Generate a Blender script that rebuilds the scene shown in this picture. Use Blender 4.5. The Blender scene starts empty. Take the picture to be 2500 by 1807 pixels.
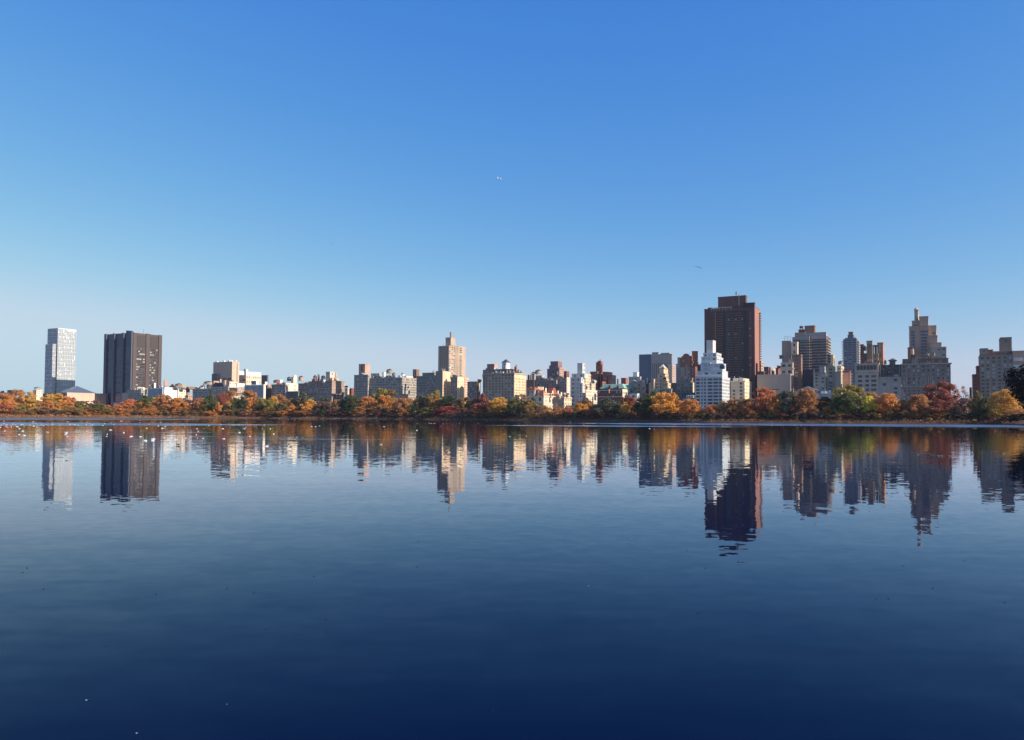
import bpy, math, random
import numpy as np
from mathutils import Vector, Matrix, Euler

# ------------------------------------------------------------------ camera
F = 1944.4            # focal length in photo pixels (photo 2500 x 1807)
CX, CY = 1250.0, 903.5 + 47.0
CAMH = 3.0
PITCH = math.radians(2.01)
ROLL = math.radians(0.32)
ALPHA = math.radians(28.7)      # street grid turned against the view axis
SUN_EL = math.radians(27.5)
SUN_AZ = math.radians(115.0)     # clockwise from +Y

scene = bpy.context.scene
cam_data = bpy.data.cameras.new('camera')
cam = bpy.data.objects.new('camera', cam_data)
scene.collection.objects.link(cam)
scene.camera = cam
cam_data.sensor_width = 36.0
cam_data.lens = 28.0
cam_data.shift_y = 47.0 / 2500.0
cam_data.clip_start = 0.1
cam_data.clip_end = 20000.0
CM = Matrix.Rotation(math.radians(90) + PITCH, 3, 'X') @ Matrix.Rotation(ROLL, 3, 'Z')
cam.matrix_world = Matrix.Translation((0, 0, CAMH)) @ CM.to_4x4()
scene.render.resolution_x = 1024
scene.render.resolution_y = 740

# ------------------------------------------------------------------ sky, sun
world = bpy.data.worlds.new("World")
scene.world = world
world.use_nodes = True
nt = world.node_tree
nt.nodes.clear()
sky = nt.nodes.new('ShaderNodeTexSky')
sky.sky_type = 'NISHITA'
sky.sun_disc = False
sky.sun_elevation = SUN_EL
sky.sun_rotation = SUN_AZ
sky.altitude = 0
sky.air_density = 1.0
sky.dust_density = 0.5
sky.ozone_density = 6.0
SKY_K = 0.12
bg = nt.nodes.new('ShaderNodeBackground')
bg.inputs['Strength'].default_value = SKY_K
wo = nt.nodes.new('ShaderNodeOutputWorld')
# film-like response of the camera to the clear sky: per channel gain and gamma
ssep = nt.nodes.new('ShaderNodeSeparateColor'); scomb = nt.nodes.new('ShaderNodeCombineColor')
nt.links.new(sky.outputs[0], ssep.inputs[0])
for ci, (ga, gm_) in enumerate(((2.87, 1.55), (1.21, 0.93), (0.875, 0.25))):
    m0 = nt.nodes.new('ShaderNodeMath'); m0.operation = 'MULTIPLY'; m0.inputs[1].default_value = SKY_K
    m1 = nt.nodes.new('ShaderNodeMath'); m1.operation = 'POWER'; m1.inputs[1].default_value = gm_
    m2 = nt.nodes.new('ShaderNodeMath'); m2.operation = 'MULTIPLY'; m2.inputs[1].default_value = ga / SKY_K
    nt.links.new(ssep.outputs[ci], m0.inputs[0]); nt.links.new(m0.outputs[0], m1.inputs[0])
    m3 = nt.nodes.new('ShaderNodeMath'); m3.operation = 'SMOOTH_MIN'; m3.inputs[1].default_value = (0.55, 0.725, 0.84)[ci] / SKY_K; m3.inputs[2].default_value = (0.14, 0.30, 0.12)[ci] / SKY_K
    m4 = nt.nodes.new('ShaderNodeMath'); m4.operation = 'MULTIPLY'; m4.inputs[1].default_value = 2 ** -0.4
    nt.links.new(m1.outputs[0], m2.inputs[0]); nt.links.new(m2.outputs[0], m3.inputs[0]); nt.links.new(m3.outputs[0], m4.inputs[0]); nt.links.new(m4.outputs[0], scomb.inputs[ci])
nt.links.new(scomb.outputs[0], bg.inputs[0])
nt.links.new(bg.outputs[0], wo.inputs[0])

sl = bpy.data.lights.new('sun', 'SUN')
sl.energy = 4.8
sl.angle = math.radians(0.5)
sl.color = (1.0, 0.91, 0.79)
sun = bpy.data.objects.new('sun', sl)
scene.collection.objects.link(sun)
sd = Vector((math.sin(SUN_AZ) * math.cos(SUN_EL), math.cos(SUN_AZ) * math.cos(SUN_EL), math.sin(SUN_EL)))
sun.rotation_euler = sd.to_track_quat('Z', 'Y').to_euler()
sun.location = (300, -300, 400)

scene.view_settings.view_transform = 'Standard'
scene.view_settings.look = 'None'
scene.view_settings.exposure = 0.4
scene.view_settings.gamma = 1.0
scene.render.engine = 'CYCLES'

COL = scene.collection
RND = random.Random(7)

# ------------------------------------------------------------------ geometry of the view
S_AX = Vector((math.cos(ALPHA), -math.sin(ALPHA), 0))
E_AX = Vector((math.sin(ALPHA), math.cos(ALPHA), 0))
CAM = Vector((0, 0, CAMH))
GZ = 3.1              # level of the city ground above the water

def ray(px, py):
    return CM @ Vector(((px - CX) / F, (CY - py) / F, -1.0))

def on_v(px, py, V):
    d = ray(px, py); t = V / d.dot(E_AX); p = CAM + d * t
    return p.dot(S_AX), p.z

def on_u(px, py, U):
    d = ray(px, py); t = U / d.dot(S_AX); p = CAM + d * t
    return p.dot(E_AX), p.z

def on_depth(px, py, D):
    d = ray(px, py); return CAM + d * (D / d.y)

def on_water(px, py):
    d = ray(px, py); return CAM + d * (-CAMH / d.z)

# ------------------------------------------------------------------ helpers
def tag(o, label=None, cat=None, group=None, kind=None):
    if label: o['label'] = label
    if cat: o['category'] = cat
    if group: o['group'] = group
    if kind: o['kind'] = kind
    return o

def empty(name, loc, rz=0.0):
    o = bpy.data.objects.new(name, None); COL.objects.link(o)
    o.location = loc; o.rotation_euler = (0, 0, rz); o.empty_display_size = 1
    return o

def mesh_from(name, vs, fs, mats, mi=None, smooth=False):
    me = bpy.data.meshes.new(name)
    me.from_pydata([tuple(v) for v in vs], [], fs)
    for m in mats: me.materials.append(m)
    if mi: me.polygons.foreach_set('material_index', mi)
    if smooth: me.polygons.foreach_set('use_smooth', [True] * len(fs))
    me.update()
    return me

def link(name, me, parent=None, loc=(0, 0, 0), rot=(0, 0, 0), scale=(1, 1, 1)):
    o = bpy.data.objects.new(name, me); COL.objects.link(o)
    o.parent = parent; o.location = loc; o.rotation_euler = rot; o.scale = scale
    return o

class MB:
    def __init__(s): s.v = []; s.f = []; s.m = []
    def box(s, a, b, m=0):
        x0, y0, z0 = a; x1, y1, z1 = b; n = len(s.v)
        s.v += [(x0, y0, z0), (x1, y0, z0), (x1, y1, z0), (x0, y1, z0), (x0, y0, z1), (x1, y0, z1), (x1, y1, z1), (x0, y1, z1)]
        s.f += [(n, n+3, n+2, n+1), (n+4, n+5, n+6, n+7), (n, n+1, n+5, n+4), (n+1, n+2, n+6, n+5), (n+2, n+3, n+7, n+6), (n+3, n, n+4, n+7)]
        s.m += [m] * 6
    def tube(s, p0, p1, r0, r1, n=8, m=0):
        p0 = Vector(p0); p1 = Vector(p1); d = (p1 - p0)
        if d.length < 1e-6: return
        q = d.to_track_quat('Z', 'Y'); k = len(s.v)
        for p, r in ((p0, r0), (p1, r1)):
            for i in range(n):
                a = 2 * math.pi * i / n
                s.v.append(tuple(p + q @ Vector((r * math.cos(a), r * math.sin(a), 0))))
        for i in range(n):
            j = (i + 1) % n; s.f.append((k+i, k+j, k+n+j, k+n+i)); s.m.append(m)
        s.f.append(tuple(k+i for i in reversed(range(n)))); s.m.append(m)
        s.f.append(tuple(k+n+i for i in range(n))); s.m.append(m)
    def loft(s, cs, rs, n=8, m=0, ms=None):
        """cs centres, rs (ry, rz) radii; rings in the y-z plane, capped"""
        k = len(s.v)
        for c, r in zip(cs, rs):
            for i in range(n):
                a = 2 * math.pi * i / n
                s.v.append((c[0], c[1] + r[0] * math.cos(a), c[2] + r[1] * math.sin(a)))
        for j in range(len(cs) - 1):
            for i in range(n):
                i2 = (i + 1) % n
                s.f.append((k+j*n+i, k+j*n+i2, k+(j+1)*n+i2, k+(j+1)*n+i)); s.m.append(ms(j, i) if ms else m)
        s.f.append(tuple(k+i for i in reversed(range(n)))); s.m.append(m)
        q = k + (len(cs) - 1) * n
        s.f.append(tuple(q+i for i in range(n))); s.m.append(m)
    def pyramid(s, a, b, z0, z1, inset=0.0, m=0):
        x0, y0 = a; x1, y1 = b; n = len(s.v); cx, cy = (x0+x1)/2, (y0+y1)/2
        hx, hy = (x1-x0)/2*inset, (y1-y0)/2*inset
        s.v += [(x0, y0, z0), (x1, y0, z0), (x1, y1, z0), (x0, y1, z0), (cx-hx, cy-hy, z1), (cx+hx, cy-hy, z1), (cx+hx, cy+hy, z1), (cx-hx, cy+hy, z1)]
        s.f += [(n, n+3, n+2, n+1), (n, n+1, n+5, n+4), (n+1, n+2, n+6, n+5), (n+2, n+3, n+7, n+6), (n+3, n, n+4, n+7), (n+4, n+5, n+6, n+7)]
        s.m += [m] * 6
    def gable(s, x0, x1, y0, y1, z0, z1, axis='y', m=0):
        n = len(s.v)
        if axis == 'y':
            xm = (x0+x1)/2
            s.v += [(x0, y0, z0), (x1, y0, z0), (x1, y1, z0), (x0, y1, z0), (xm, y0, z1), (xm, y1, z1)]
            s.f += [(n, n+3, n+2, n+1), (n, n+1, n+4), (n+1, n+2, n+5, n+4), (n+2, n+3, n+5), (n+3, n, n+4, n+5)]
        else:
            ym = (y0+y1)/2
            s.v += [(x0, y0, z0), (x1, y0, z0), (x1, y1, z0), (x0, y1, z0), (x0, ym, z1), (x1, ym, z1)]
            s.f += [(n, n+3, n+2, n+1), (n, n+1, n+5, n+4), (n+1, n+2, n+5), (n+2, n+3, n+4, n+5), (n+3, n, n+4)]
        s.m += [m] * 5
    def mesh(s, name, mats, smooth=False):
        return mesh_from(name, s.v, s.f, mats, s.m, smooth)
    def build(s, name, mats, parent=None, loc=(0, 0, 0), smooth=False):
        if not isinstance(mats, (list, tuple)): mats = [mats]
        return link(name, s.mesh(name, mats, smooth), parent, loc)

# ------------------------------------------------------------------ materials
MATS = {}
def N(t, kind, **kw):
    n = t.nodes.new(kind)
    for k, v in kw.items():
        if k in n.inputs: n.inputs[k].default_value = v
        else: setattr(n, k, v)
    return n

def wall(name, c, var=0.14, rough=0.85, brick=0.0, streak=0.10, spec=0.2):
    """masonry: tone varies over metres, fine grain, faint vertical streaking"""
    if name in MATS: return MATS[name]
    if not any(k in name for k in ('white', 'blue', 'navy', 'slate', 'copper')): c = (c[0] * 1.25, c[1] * 1.08, c[2] * 0.95)
    if max(c) < 0.42 and max(c) > 0.18: c = tuple(x * 1.14 for x in c)
    m = bpy.data.materials.new(name); m.use_nodes = True
    t = m.node_tree; p = t.nodes['Principled BSDF']
    tc = N(t, 'ShaderNodeTexCoord')
    n1 = N(t, 'ShaderNodeTexNoise', Scale=0.09, Detail=5.0, Roughness=0.65)
    n2 = N(t, 'ShaderNodeTexNoise', Scale=1.3, Detail=3.0)
    mp = N(t, 'ShaderNodeMapping'); mp.inputs['Scale'].default_value = (0.5, 0.5, 0.03)
    n3 = N(t, 'ShaderNodeTexNoise', Scale=1.0, Detail=3.0)
    for n in (n1, n2): t.links.new(tc.outputs['Object'], n.inputs['Vector'])
    t.links.new(tc.outputs['Object'], mp.inputs[0]); t.links.new(mp.outputs[0], n3.inputs['Vector'])
    def rng(n, a):
        r = N(t, 'ShaderNodeMapRange'); r.inputs['From Min'].default_value = 0.3; r.inputs['From Max'].default_value = 0.7
        r.inputs['To Min'].default_value = 1 - a; r.inputs['To Max'].default_value = 1 + a
        t.links.new(n.outputs['Fac'], r.inputs['Value']); return r
    a, b, c3 = rng(n1, var), rng(n2, var * 0.6), rng(n3, streak)
    m1 = N(t, 'ShaderNodeMath', operation='MULTIPLY'); m2 = N(t, 'ShaderNodeMath', operation='MULTIPLY')
    t.links.new(a.outputs[0], m1.inputs[0]); t.links.new(b.outputs[0], m1.inputs[1])
    t.links.new(m1.outputs[0], m2.inputs[0]); t.links.new(c3.outputs[0], m2.inputs[1])
    mx = N(t, 'ShaderNodeVectorMath', operation='SCALE')
    mx.inputs[0].default_value = c
    t.links.new(m2.outputs[0], mx.inputs['Scale'])
    t.links.new(mx.outputs[0], p.inputs['Base Color'])
    p.inputs['Roughness'].default_value = rough
    p.inputs['Specular IOR Level'].default_value = spec
    MATS[name] = m
    return m

def plain(name, c, rough=0.5, metal=0.0, spec=0.5):
    if name in MATS: return MATS[name]
    m = bpy.data.materials.new(name); m.use_nodes = True
    t = m.node_tree; p = t.nodes['Principled BSDF']
    tc = N(t, 'ShaderNodeTexCoord'); n = N(t, 'ShaderNodeTexNoise', Scale=0.7, Detail=3.0)
    t.links.new(tc.outputs['Object'], n.inputs['Vector'])
    r = N(t, 'ShaderNodeMapRange'); r.inputs['To Min'].default_value = 0.85; r.inputs['To Max'].default_value = 1.15
    t.links.new(n.outputs['Fac'], r.inputs['Value'])
    mx = N(t, 'ShaderNodeVectorMath', operation='SCALE'); mx.inputs[0].default_value = c
    t.links.new(r.outputs[0], mx.inputs['Scale']); t.links.new(mx.outputs[0], p.inputs['Base Color'])
    p.inputs['Roughness'].default_value = rough; p.inputs['Metallic'].default_value = metal
    p.inputs['Specular IOR Level'].default_value = spec
    MATS[name] = m
    return m

G_DARK = plain('dark_glass', (0.018, 0.022, 0.032), 0.12)
G_MID = plain('grey_glass', (0.07, 0.085, 0.11), 0.15)
G_BLIND = plain('blind_glass', (0.42, 0.43, 0.42), 0.35)
TAN = wall('tan_brick', (0.33, 0.26, 0.20))
GREYTAN = wall('grey_tan_brick', (0.27, 0.235, 0.20))
CREAM = wall('cream_stone', (0.60, 0.52, 0.40))
PALE = wall('pale_cream_stone', (0.66, 0.60, 0.50))
PINK = wall('pink_brick', (0.42, 0.30, 0.25))
WHITE = wall('white_brick', (0.72, 0.72, 0.70), var=0.05)
LIME = wall('grey_limestone', (0.42, 0.39, 0.36), var=0.08)
GREY = wall('grey_stone', (0.30, 0.29, 0.28))
DGREY = wall('dark_grey_stone', (0.13, 0.13, 0.14))
RED = wall('red_brick', (0.26, 0.11, 0.08))
DRED = wall('dark_red_brick', (0.17, 0.075, 0.065))
BROWN = wall('brown_brick', (0.20, 0.13, 0.10))
BRONZE = wall('bronze_steel', (0.088, 0.076, 0.080), var=0.05, rough=0.55, streak=0.03)
BRONZE2 = wall('shade_blue_steel', (0.018, 0.026, 0.085), var=0.05, rough=0.3, streak=0.03, spec=0.5)  # bluish shade of the west face put into the steel colour
BLUEG = wall('blue_grey_cladding', (0.17, 0.20, 0.25), var=0.06, rough=0.45)
SLATE = wall('slate_roof', (0.07, 0.075, 0.085), rough=0.6)
COPPER = wall('green_copper_roof', (0.22, 0.38, 0.29), rough=0.7)
TILE = wall('red_tile_roof', (0.24, 0.085, 0.06), rough=0.8)
METAL = plain('weathered_metal', (0.22, 0.22, 0.22), 0.5, 0.4)
WOODT = wall('weathered_tank_wood', (0.24, 0.20, 0.16), rough=0.9)
WHITEP = plain('white_paint', (0.75, 0.75, 0.72), 0.5)
FRAMEW = plain('white_frame_metal', (0.72, 0.73, 0.74), 0.4)

# ------------------------------------------------------------------ zoomed measuring frames
ZF = {1: (0, 770, 5.854), 2: (240, 770, 5.854), 3: (480, 850, 8.196), 4: (700, 850, 8.196), 5: (940, 790, 6.304),
      6: (1140, 850, 8.196), 7: (1380, 850, 8.196), 8: (1540, 850, 8.194), 9: (1670, 700, 4.682), 10: (1860, 780, 6.068),
      11: (2040, 780, 6.07), 12: (2180, 740, 5.288), 13: (2320, 800, 6.305)}
def zx(k, X): return ZF[k][0] + X / ZF[k][2]
def zy(k, Y): return ZF[k][1] + Y / ZF[k][2]

WIN_CACHE = {}
def window_mesh(w, h, var):
    key = (round(w, 2), round(h, 2), var)
    if key in WIN_CACHE: return WIN_CACHE[key]
    b = MB(); d = 0.10
    b.box((-w/2, -d, -h/2), (w/2, 0.0, h/2), 0)
    f = 0.09
    b.box((-w/2-f, -d-0.04, -h/2-0.14), (w/2+f, 0.0, -h/2-0.003), 1)          # sill
    if w > 1.5:
        b.box((-0.05, -d-0.02, -h/2), (0.05, -d+0.001, h/2), 2)
    b.box((-w/2, -d-0.02, -0.04), (w/2, -d+0.001, 0.04), 2)
    gm = (G_DARK, G_MID, G_BLIND)[var]
    me = b.mesh('window', [gm, GREY, DGREY if var < 2 else METAL])
    WIN_CACHE[key] = me
    return me

TREELINE = 12.0
class Bld:
    def __init__(s, name, label, cat, k, V, mat, group=None):
        s.k, s.V, s.mat = k, V, mat
        s.root = None; s.name = name; s.meta = (label, cat, group); s.wins = []; s.n = 0; s.R = random.Random(sum(map(ord, name+label)))
        s.last = None
    def _root(s, u, v):
        s.root = empty(s.name, tuple(S_AX * u + E_AX * v + Vector((0, 0, GZ))), -ALPHA)
        tag(s.root, s.meta[0], s.meta[1], s.meta[2])
        s.u0, s.v0 = u, v
    def P(s, X, Y): return zx(s.k, X), zy(s.k, Y)
    def dims(s, xl, xc, xr, yt, yb=None, V=None, depth=None):
        V = V if V is not None else s.V
        V = V - 0.02 * s.n
        px, py = s.P(xc, yt)
        u1, z1 = on_v(px, py, V)
        u0, _ = on_v(s.P(xl, yt)[0], py, V)
        if xr is not None:
            v1, _ = on_u(s.P(xr, yt)[0], py, u1)
            v1 = max(V + 3.0, min(v1, V + 60.0))
            if depth: v1 = V + depth
        else: v1 = V + (depth or 18.0)
        u1 += 0.012 * s.n
        z0 = on_v(px, s.P(xc, yb)[1], V)[1] if yb is not None else GZ - 1.0
        if s.root is None: s._root(u1, V)
        s.n += 1
        return u0 - s.u0, u1 - s.u0, V - s.v0, v1 - s.v0, z0 - GZ, z1 - GZ
    def box(s, role, xl, xc, xr, yt, yb=None, V=None, mat=None, win=None, cap=True, depth=None, capmat=None, faces='WS'):
        d = s.dims(xl, xc, xr, yt, yb, V, depth)
        u0, u1, v0, v1, z0, z1 = d
        m = mat or s.mat
        b = MB(); b.box((u0, v0, z0), (u1, v1, z1)); bo = b.build(role, m, s.root)
        if cap and (u1 - u0) > 2:
            c = MB(); e = 0.22
            c.box((u0-e, v0-e, z1-0.55), (u1+e, v1+e, z1+0.35)); c.build('parapet', capmat or m, bo)
        if win: s.windows(d, *win, faces=faces)
        s.last = d
        return d
    def windows(s, d, bay=3.2, floor=3.3, w=1.3, h=1.7, faces='WS', top=1.6, bottom=None, pale=0.24, mid=0.3):
        u0, u1, v0, v1, z0, z1 = d
        zb = max(z0 + 0.8, 3.0) if bottom is None else bottom
        for fc in faces:
            L = (u1 - u0) if fc == 'W' else (v1 - v0)
            n = int((L - 0.9) / bay)
            if n < 1:
                if L > w + 0.6: n = 1
                else: continue
            step = L / n
            z = z1 - top - h / 2
            while z - h / 2 > zb:
                for i in range(n):
                    c = (i + 0.5) * step
                    r = s.R.random(); var = 2 if r < pale else (1 if r < pale + mid else 0)
                    if fc == 'W': s.wins.append((z, u0 + c, v0, 0.0, w, h, var))
                    else: s.wins.append((z, u1, v0 + c, math.pi / 2, w, h, var))
                z -= floor
    def fins(s, d, n, w=0.7, proud=0.6, role='pilaster', mat=None, face='W', zt=0.0, zb=None):
        u0, u1, v0, v1, z0, z1 = d
        zb = z0 if zb is None else zb
        for i in range(n + 1):
            b = MB()
            if face == 'W':
                c = u0 + (u1 - u0) * i / n
                b.box((c - w/2, v0 - proud, zb), (c + w/2, v0 - 0.003, z1 - zt))
            else:
                c = v0 + (v1 - v0) * i / n
                b.box((u1 + 0.003, c - w/2, zb), (u1 + proud, c + w/2, z1 - zt))
            b.build(role, mat or s.mat, s.root)
    def bands(s, d, floor=3.1, h=1.0, proud=1.1, role='balcony', mat=None, faces='WS', f0=0.0, f1=1.0, top=3.2, zb=6.0, maxn=99):
        u0, u1, v0, v1, z0, z1 = d
        z = z1 - top; k = 0
        while z > max(z0 + 0.5, zb) and k < maxn:
            b = MB()
            if 'W' in faces:
                a, c = u0 + (u1 - u0) * f0, u0 + (u1 - u0) * f1
                b.box((a, v0 - proud, z), (c, v0 - 0.004, z + h))
            if 'S' in faces:
                b.box((u1 + 0.004, v0 + (v1-v0)*0.08, z), (u1 + proud, v0 + (v1 - v0) * 0.92, z + h))
            b.build(role, mat or s.mat, s.root); z -= floor; k += 1
    def belt(s, d, Y, h=0.7, proud=0.35, mat=None, role='belt_course'):
        u0, u1, v0, v1, z0, z1 = d
        z = on_v(s.P(0, Y)[0], s.P(0, Y)[1], s.v0)[1] - GZ if Y > 50 else z1 - Y
        b = MB(); b.box((u0 - proud, v0 - proud, z - h/2), (u1 + proud, v1 + proud, z + h/2))
        b.build(role, mat or s.mat, s.root)
    def beltm(s, d, below, h=0.7, proud=0.35, mat=None, role='belt_course'):
        u0, u1, v0, v1, z0, z1 = d; z = z1 - below
        b = MB(); b.box((u0 - proud, v0 - proud, z - h/2), (u1 + proud, v1 + proud, z + h/2))
        b.build(role, mat or s.mat, s.root)
    def tank(s, xl, xr, yt, yb, V=None, mat=None):
        V = (V or s.V) + 6
        px, py = s.P((xl + xr) / 2, yt)
        u, zt = on_v(px, py, V); ul = on_v(s.P(xl, yt)[0], py, V)[0]; ur = on_v(s.P(xr, yt)[0], py, V)[0]
        zb = on_v(px, s.P(0, yb)[1], V)[1]
        if s.root is None: s._root(u, V)
        r = (ur - ul) / 2; H = zt - zb
        x, y = u - s.u0, V - s.v0
        zt -= GZ; zb -= GZ
        b = MB()
        b.tube((x, y, zt - 0.22 * H), (x, y, zt), r * 1.06, 0.1, 14, 1)
        b.tube((x, y, zb + 0.32 * H), (x, y, zt - 0.22 * H), r, r * 0.96, 14, 0)
        for i in range(3):
            zz = zb + (0.38 + 0.13 * i) * H; b.tube((x, y, zz), (x, y, zz + 0.08), r * 1.02, r * 1.02, 14, 1)
        for sx in (-1, 1):
            for sy in (-1, 1):
                b.tube((x + sx * r * .6, y + sy * r * .6, zb), (x + sx * r * .6, y + sy * r * .6, zb + 0.33 * H), 0.16, 0.16, 5, 1)
        b.build('water_tank', [mat or WOODT, SLATE], s.root)
    def pole(s, X, yt, yb, r=0.35, V=None, role='chimney', mat=None):
        V = (V or s.V) + 4
        px, py = s.P(X, yt); u, zt = on_v(px, py, V); zb = on_v(px, s.P(0, yb)[1], V)[1]
        b = MB(); b.tube((u - s.u0, V - s.v0, zb - GZ), (u - s.u0, V - s.v0, zt - GZ), r, r, 8); b.build(role, mat or METAL, s.root)
    def hip(s, role, xl, xr, yt, yb, V=None, mat=None, inset=0.0, depth=None, over=0.6):
        V = (V or s.V)
        u0, zt = on_v(*s.P(xl, yt), V); u1, _ = on_v(s.P(xr, yt)[0], s.P(xl, yt)[1], V); zb = on_v(*s.P(xl, yb), V)[1]
        if s.root is None: s._root(u1, V)
        dd = depth or (u1 - u0)
        b = MB(); b.pyramid((u0 - s.u0 - over, V - s.v0 - over), (u1 - s.u0 + over, V - s.v0 + dd + over), zb - GZ + 0.01, zt - GZ, inset)
        b.build(role, mat or SLATE, s.root)
    def gable(s, role, xl, xr, yt, yb, V=None, mat=None, depth=20, axis='y'):
        V = (V or s.V)
        u0, zt = on_v(*s.P(xl, yt), V); u1, _ = on_v(s.P(xr, yt)[0], s.P(xl, yt)[1], V); zb = on_v(*s.P(xl, yb), V)[1]
        if s.root is None: s._root(u1, V)
        b = MB(); b.gable(u0 - s.u0, u1 - s.u0, V - s.v0 - 0.2, V - s.v0 + depth, zb - GZ + 0.36, zt - GZ, axis)
        b.build(role, mat or SLATE, s.root)
    def clutter(s, d=None, n=5, mats=None):
        n = int(n * 1.6 + 1)
        u0, u1, v0, v1, z0, z1 = d or s.last
        for i in range(n):
            w = s.R.uniform(1.5, 5); h = s.R.uniform(0.8, 3.4); x = s.R.uniform(u0 + 1, max(u0 + 1.2, u1 - w - 1)); y = s.R.uniform(v0 + 1, v0 + 6)
            b = MB(); b.box((x, y, z1 + 0.36), (x + w, y + s.R.uniform(1.5, 4), z1 + 0.36 + h))
            if s.R.random() < 0.6: b.tube((x + w * .3, y + 1, z1 + h), (x + w * .3, y + 1, z1 + h + s.R.uniform(1, 3)), 0.25, 0.25, 6)
            b.build('rooftop_unit', s.R.choice(mats or [s.mat, WHITEP, METAL, BROWN, s.mat]), s.root)
        for i in range(n // 2):
            x = s.R.uniform(u0 + 1, u1 - 1); h = s.R.uniform(2, 6)
            b = MB(); b.tube((x, v0 + 2, z1 + .3), (x, v0 + 2, z1 + h), 0.12, 0.08, 5); b.build('mast', METAL, s.root)
    def done(s):
        s.wins.sort(key=lambda a: -a[0])
        for (z, x, y, rz, w, h, var) in s.wins[:100]:
            link('window', window_mesh(w, h, var), s.root, (x, y, z), (0, 0, rz))
        rest = s.wins[100:]
        if rest:
            b = MB()
            for (z, x, y, rz, w, h, var) in rest:
                mm = (0, 1, 2)[var]
                if rz == 0.0: b.box((x - w/2, y - 0.1, z - h/2), (x + w/2, y, z + h/2), mm); b.box((x - w/2 - .1, y - 0.14, z - h/2 - .14), (x + w/2 + .1, y, z - h/2 - .003), 3)
                else: b.box((x, y - w/2, z - h/2), (x + 0.1, y + w/2, z + h/2), mm); b.box((x, y - w/2 - .1, z - h/2 - .14), (x + .14, y + w/2 + .1, z - h/2 - .003), 3)
            o = b.build('window', [G_DARK, G_MID, G_BLIND, GREY], s.root); o['kind'] = 'stuff'
        return s.root
WAVE1, WAVE2, BREEZE = 0.032, 0.016, 0.12; HAZE = 0.00003
# ------------------------------------------------------------------ buildings, north (left) to south (right)
AB = 'apartment building'
W1 = (2.8, 3.3, 1.3, 1.7)       # ordinary sash windows
W2 = (3.6, 3.2, 2.2, 1.7)       # wide windows
W3 = (2.4, 3.2, 1.1, 1.7)

# glass tower ---------------------------------------------------------------
b = Bld('glass_tower', 'pale glass and white panel high-rise, the tallest thing at the left end of the skyline', 'tower', 1, 915, None)
PG = plain('pale_tower_glass', (0.31, 0.33, 0.34), 0.3); PG2 = plain('shade_side_tower_glass', (0.25, 0.25, 0.29), 0.2)
PW = plain('tower_white_panel', (0.72, 0.71, 0.69), 0.45)
def curtain(b, d, seed):
    """white mullions and staggered white panels over a glass slab"""
    R = random.Random(seed); u0, u1, v0, v1, z0, z1 = d
    for fc in 'WS':
        L = (u1 - u0) if fc == 'W' else (v1 - v0); n = max(3, int(L / 3.1)); st = L / n; fl = 3.6
        m = MB(); z = z1
        def bx(c0, c1, za, zb_, pr):
            if fc == 'W': m.box((u0 + c0, v0 - pr, za), (u0 + c1, v0 - 0.002, zb_))
            else: m.box((u1 + 0.002, v0 + c0, za), (u1 + pr, v0 + c1, zb_))
        for i in range(n + 1): bx(max(0, i*st - .22), min(L, i*st + .22), z0, z1, 0.25)
        k = 0
        while z > 5:
            for i in range(n):
                if k % 2 == 0 or R.random() < 0.15: bx(i*st + .22, i*st + st - .22, z - 0.55, z - 0.1, 0.18)
                if R.random() < 0.13: bx(i*st + .22, i*st + .22 + st * .42, z - fl + .1, z - .6, 0.14)
            z -= fl; k += 1
        m.build('facade_panels', PW, b.root)
d = b.box('tower_shaft', 685, 832, 1092, 188, mat=PG, cap=False)
m = MB(); m.box((d[0] + .01, d[2] - .05, d[4]), (d[1] - .01, d[2] - .001, d[5] - .01)); m.build('shaded_glass', PG2, b.root); curtain(b, (d[0], d[1], d[2] - .06, d[3], d[4], d[5]), 1)  # west overlay: shade put into a darker copy of the glass
u0, u1, v0, v1, z0, z1 = d
m = MB(); m.box((u0 - .1, v0 - .3, z1), (u1 + .3, v1, z1 + 1.0)); m.build('parapet', PW, b.root)
m = MB(); m.box((u1 + .3, v0 + (v1-v0)*.5, z1 - 4.0), (u1 + .5, v1 - 1, z1 - .2)); m.build('crown_panel', PW, b.root)
d = b.box('lower_wing', 652, 757, 802, 408, V=901, mat=PG2, cap=False); curtain(b, d, 2)
b.done()

b = Bld('cupola_house', 'small cream building with a domed cupola left of the pale glass tower', 'building', 1, 880, PALE)
d = b.box('wall', 500, 520, 607, 1066, win=(3.4, 3.6, 1.2, 1.6))
b.tank(510, 556, 1022, 1066, mat=LIME)
b.box('side_wing', 470, 480, 508, 1070, V=878, mat=BROWN)
b.done()
b = Bld('park_side_house', 'low red-brown building showing just above the trees at the far left', 'building', 1, 900, DRED)
b.box('wall', 105, 170, 215, 1070, win=W1); b.box('wall', -30, 40, 100, 1105, V=905, mat=GREY)
b.clutter(n=2); b.done()

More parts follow.
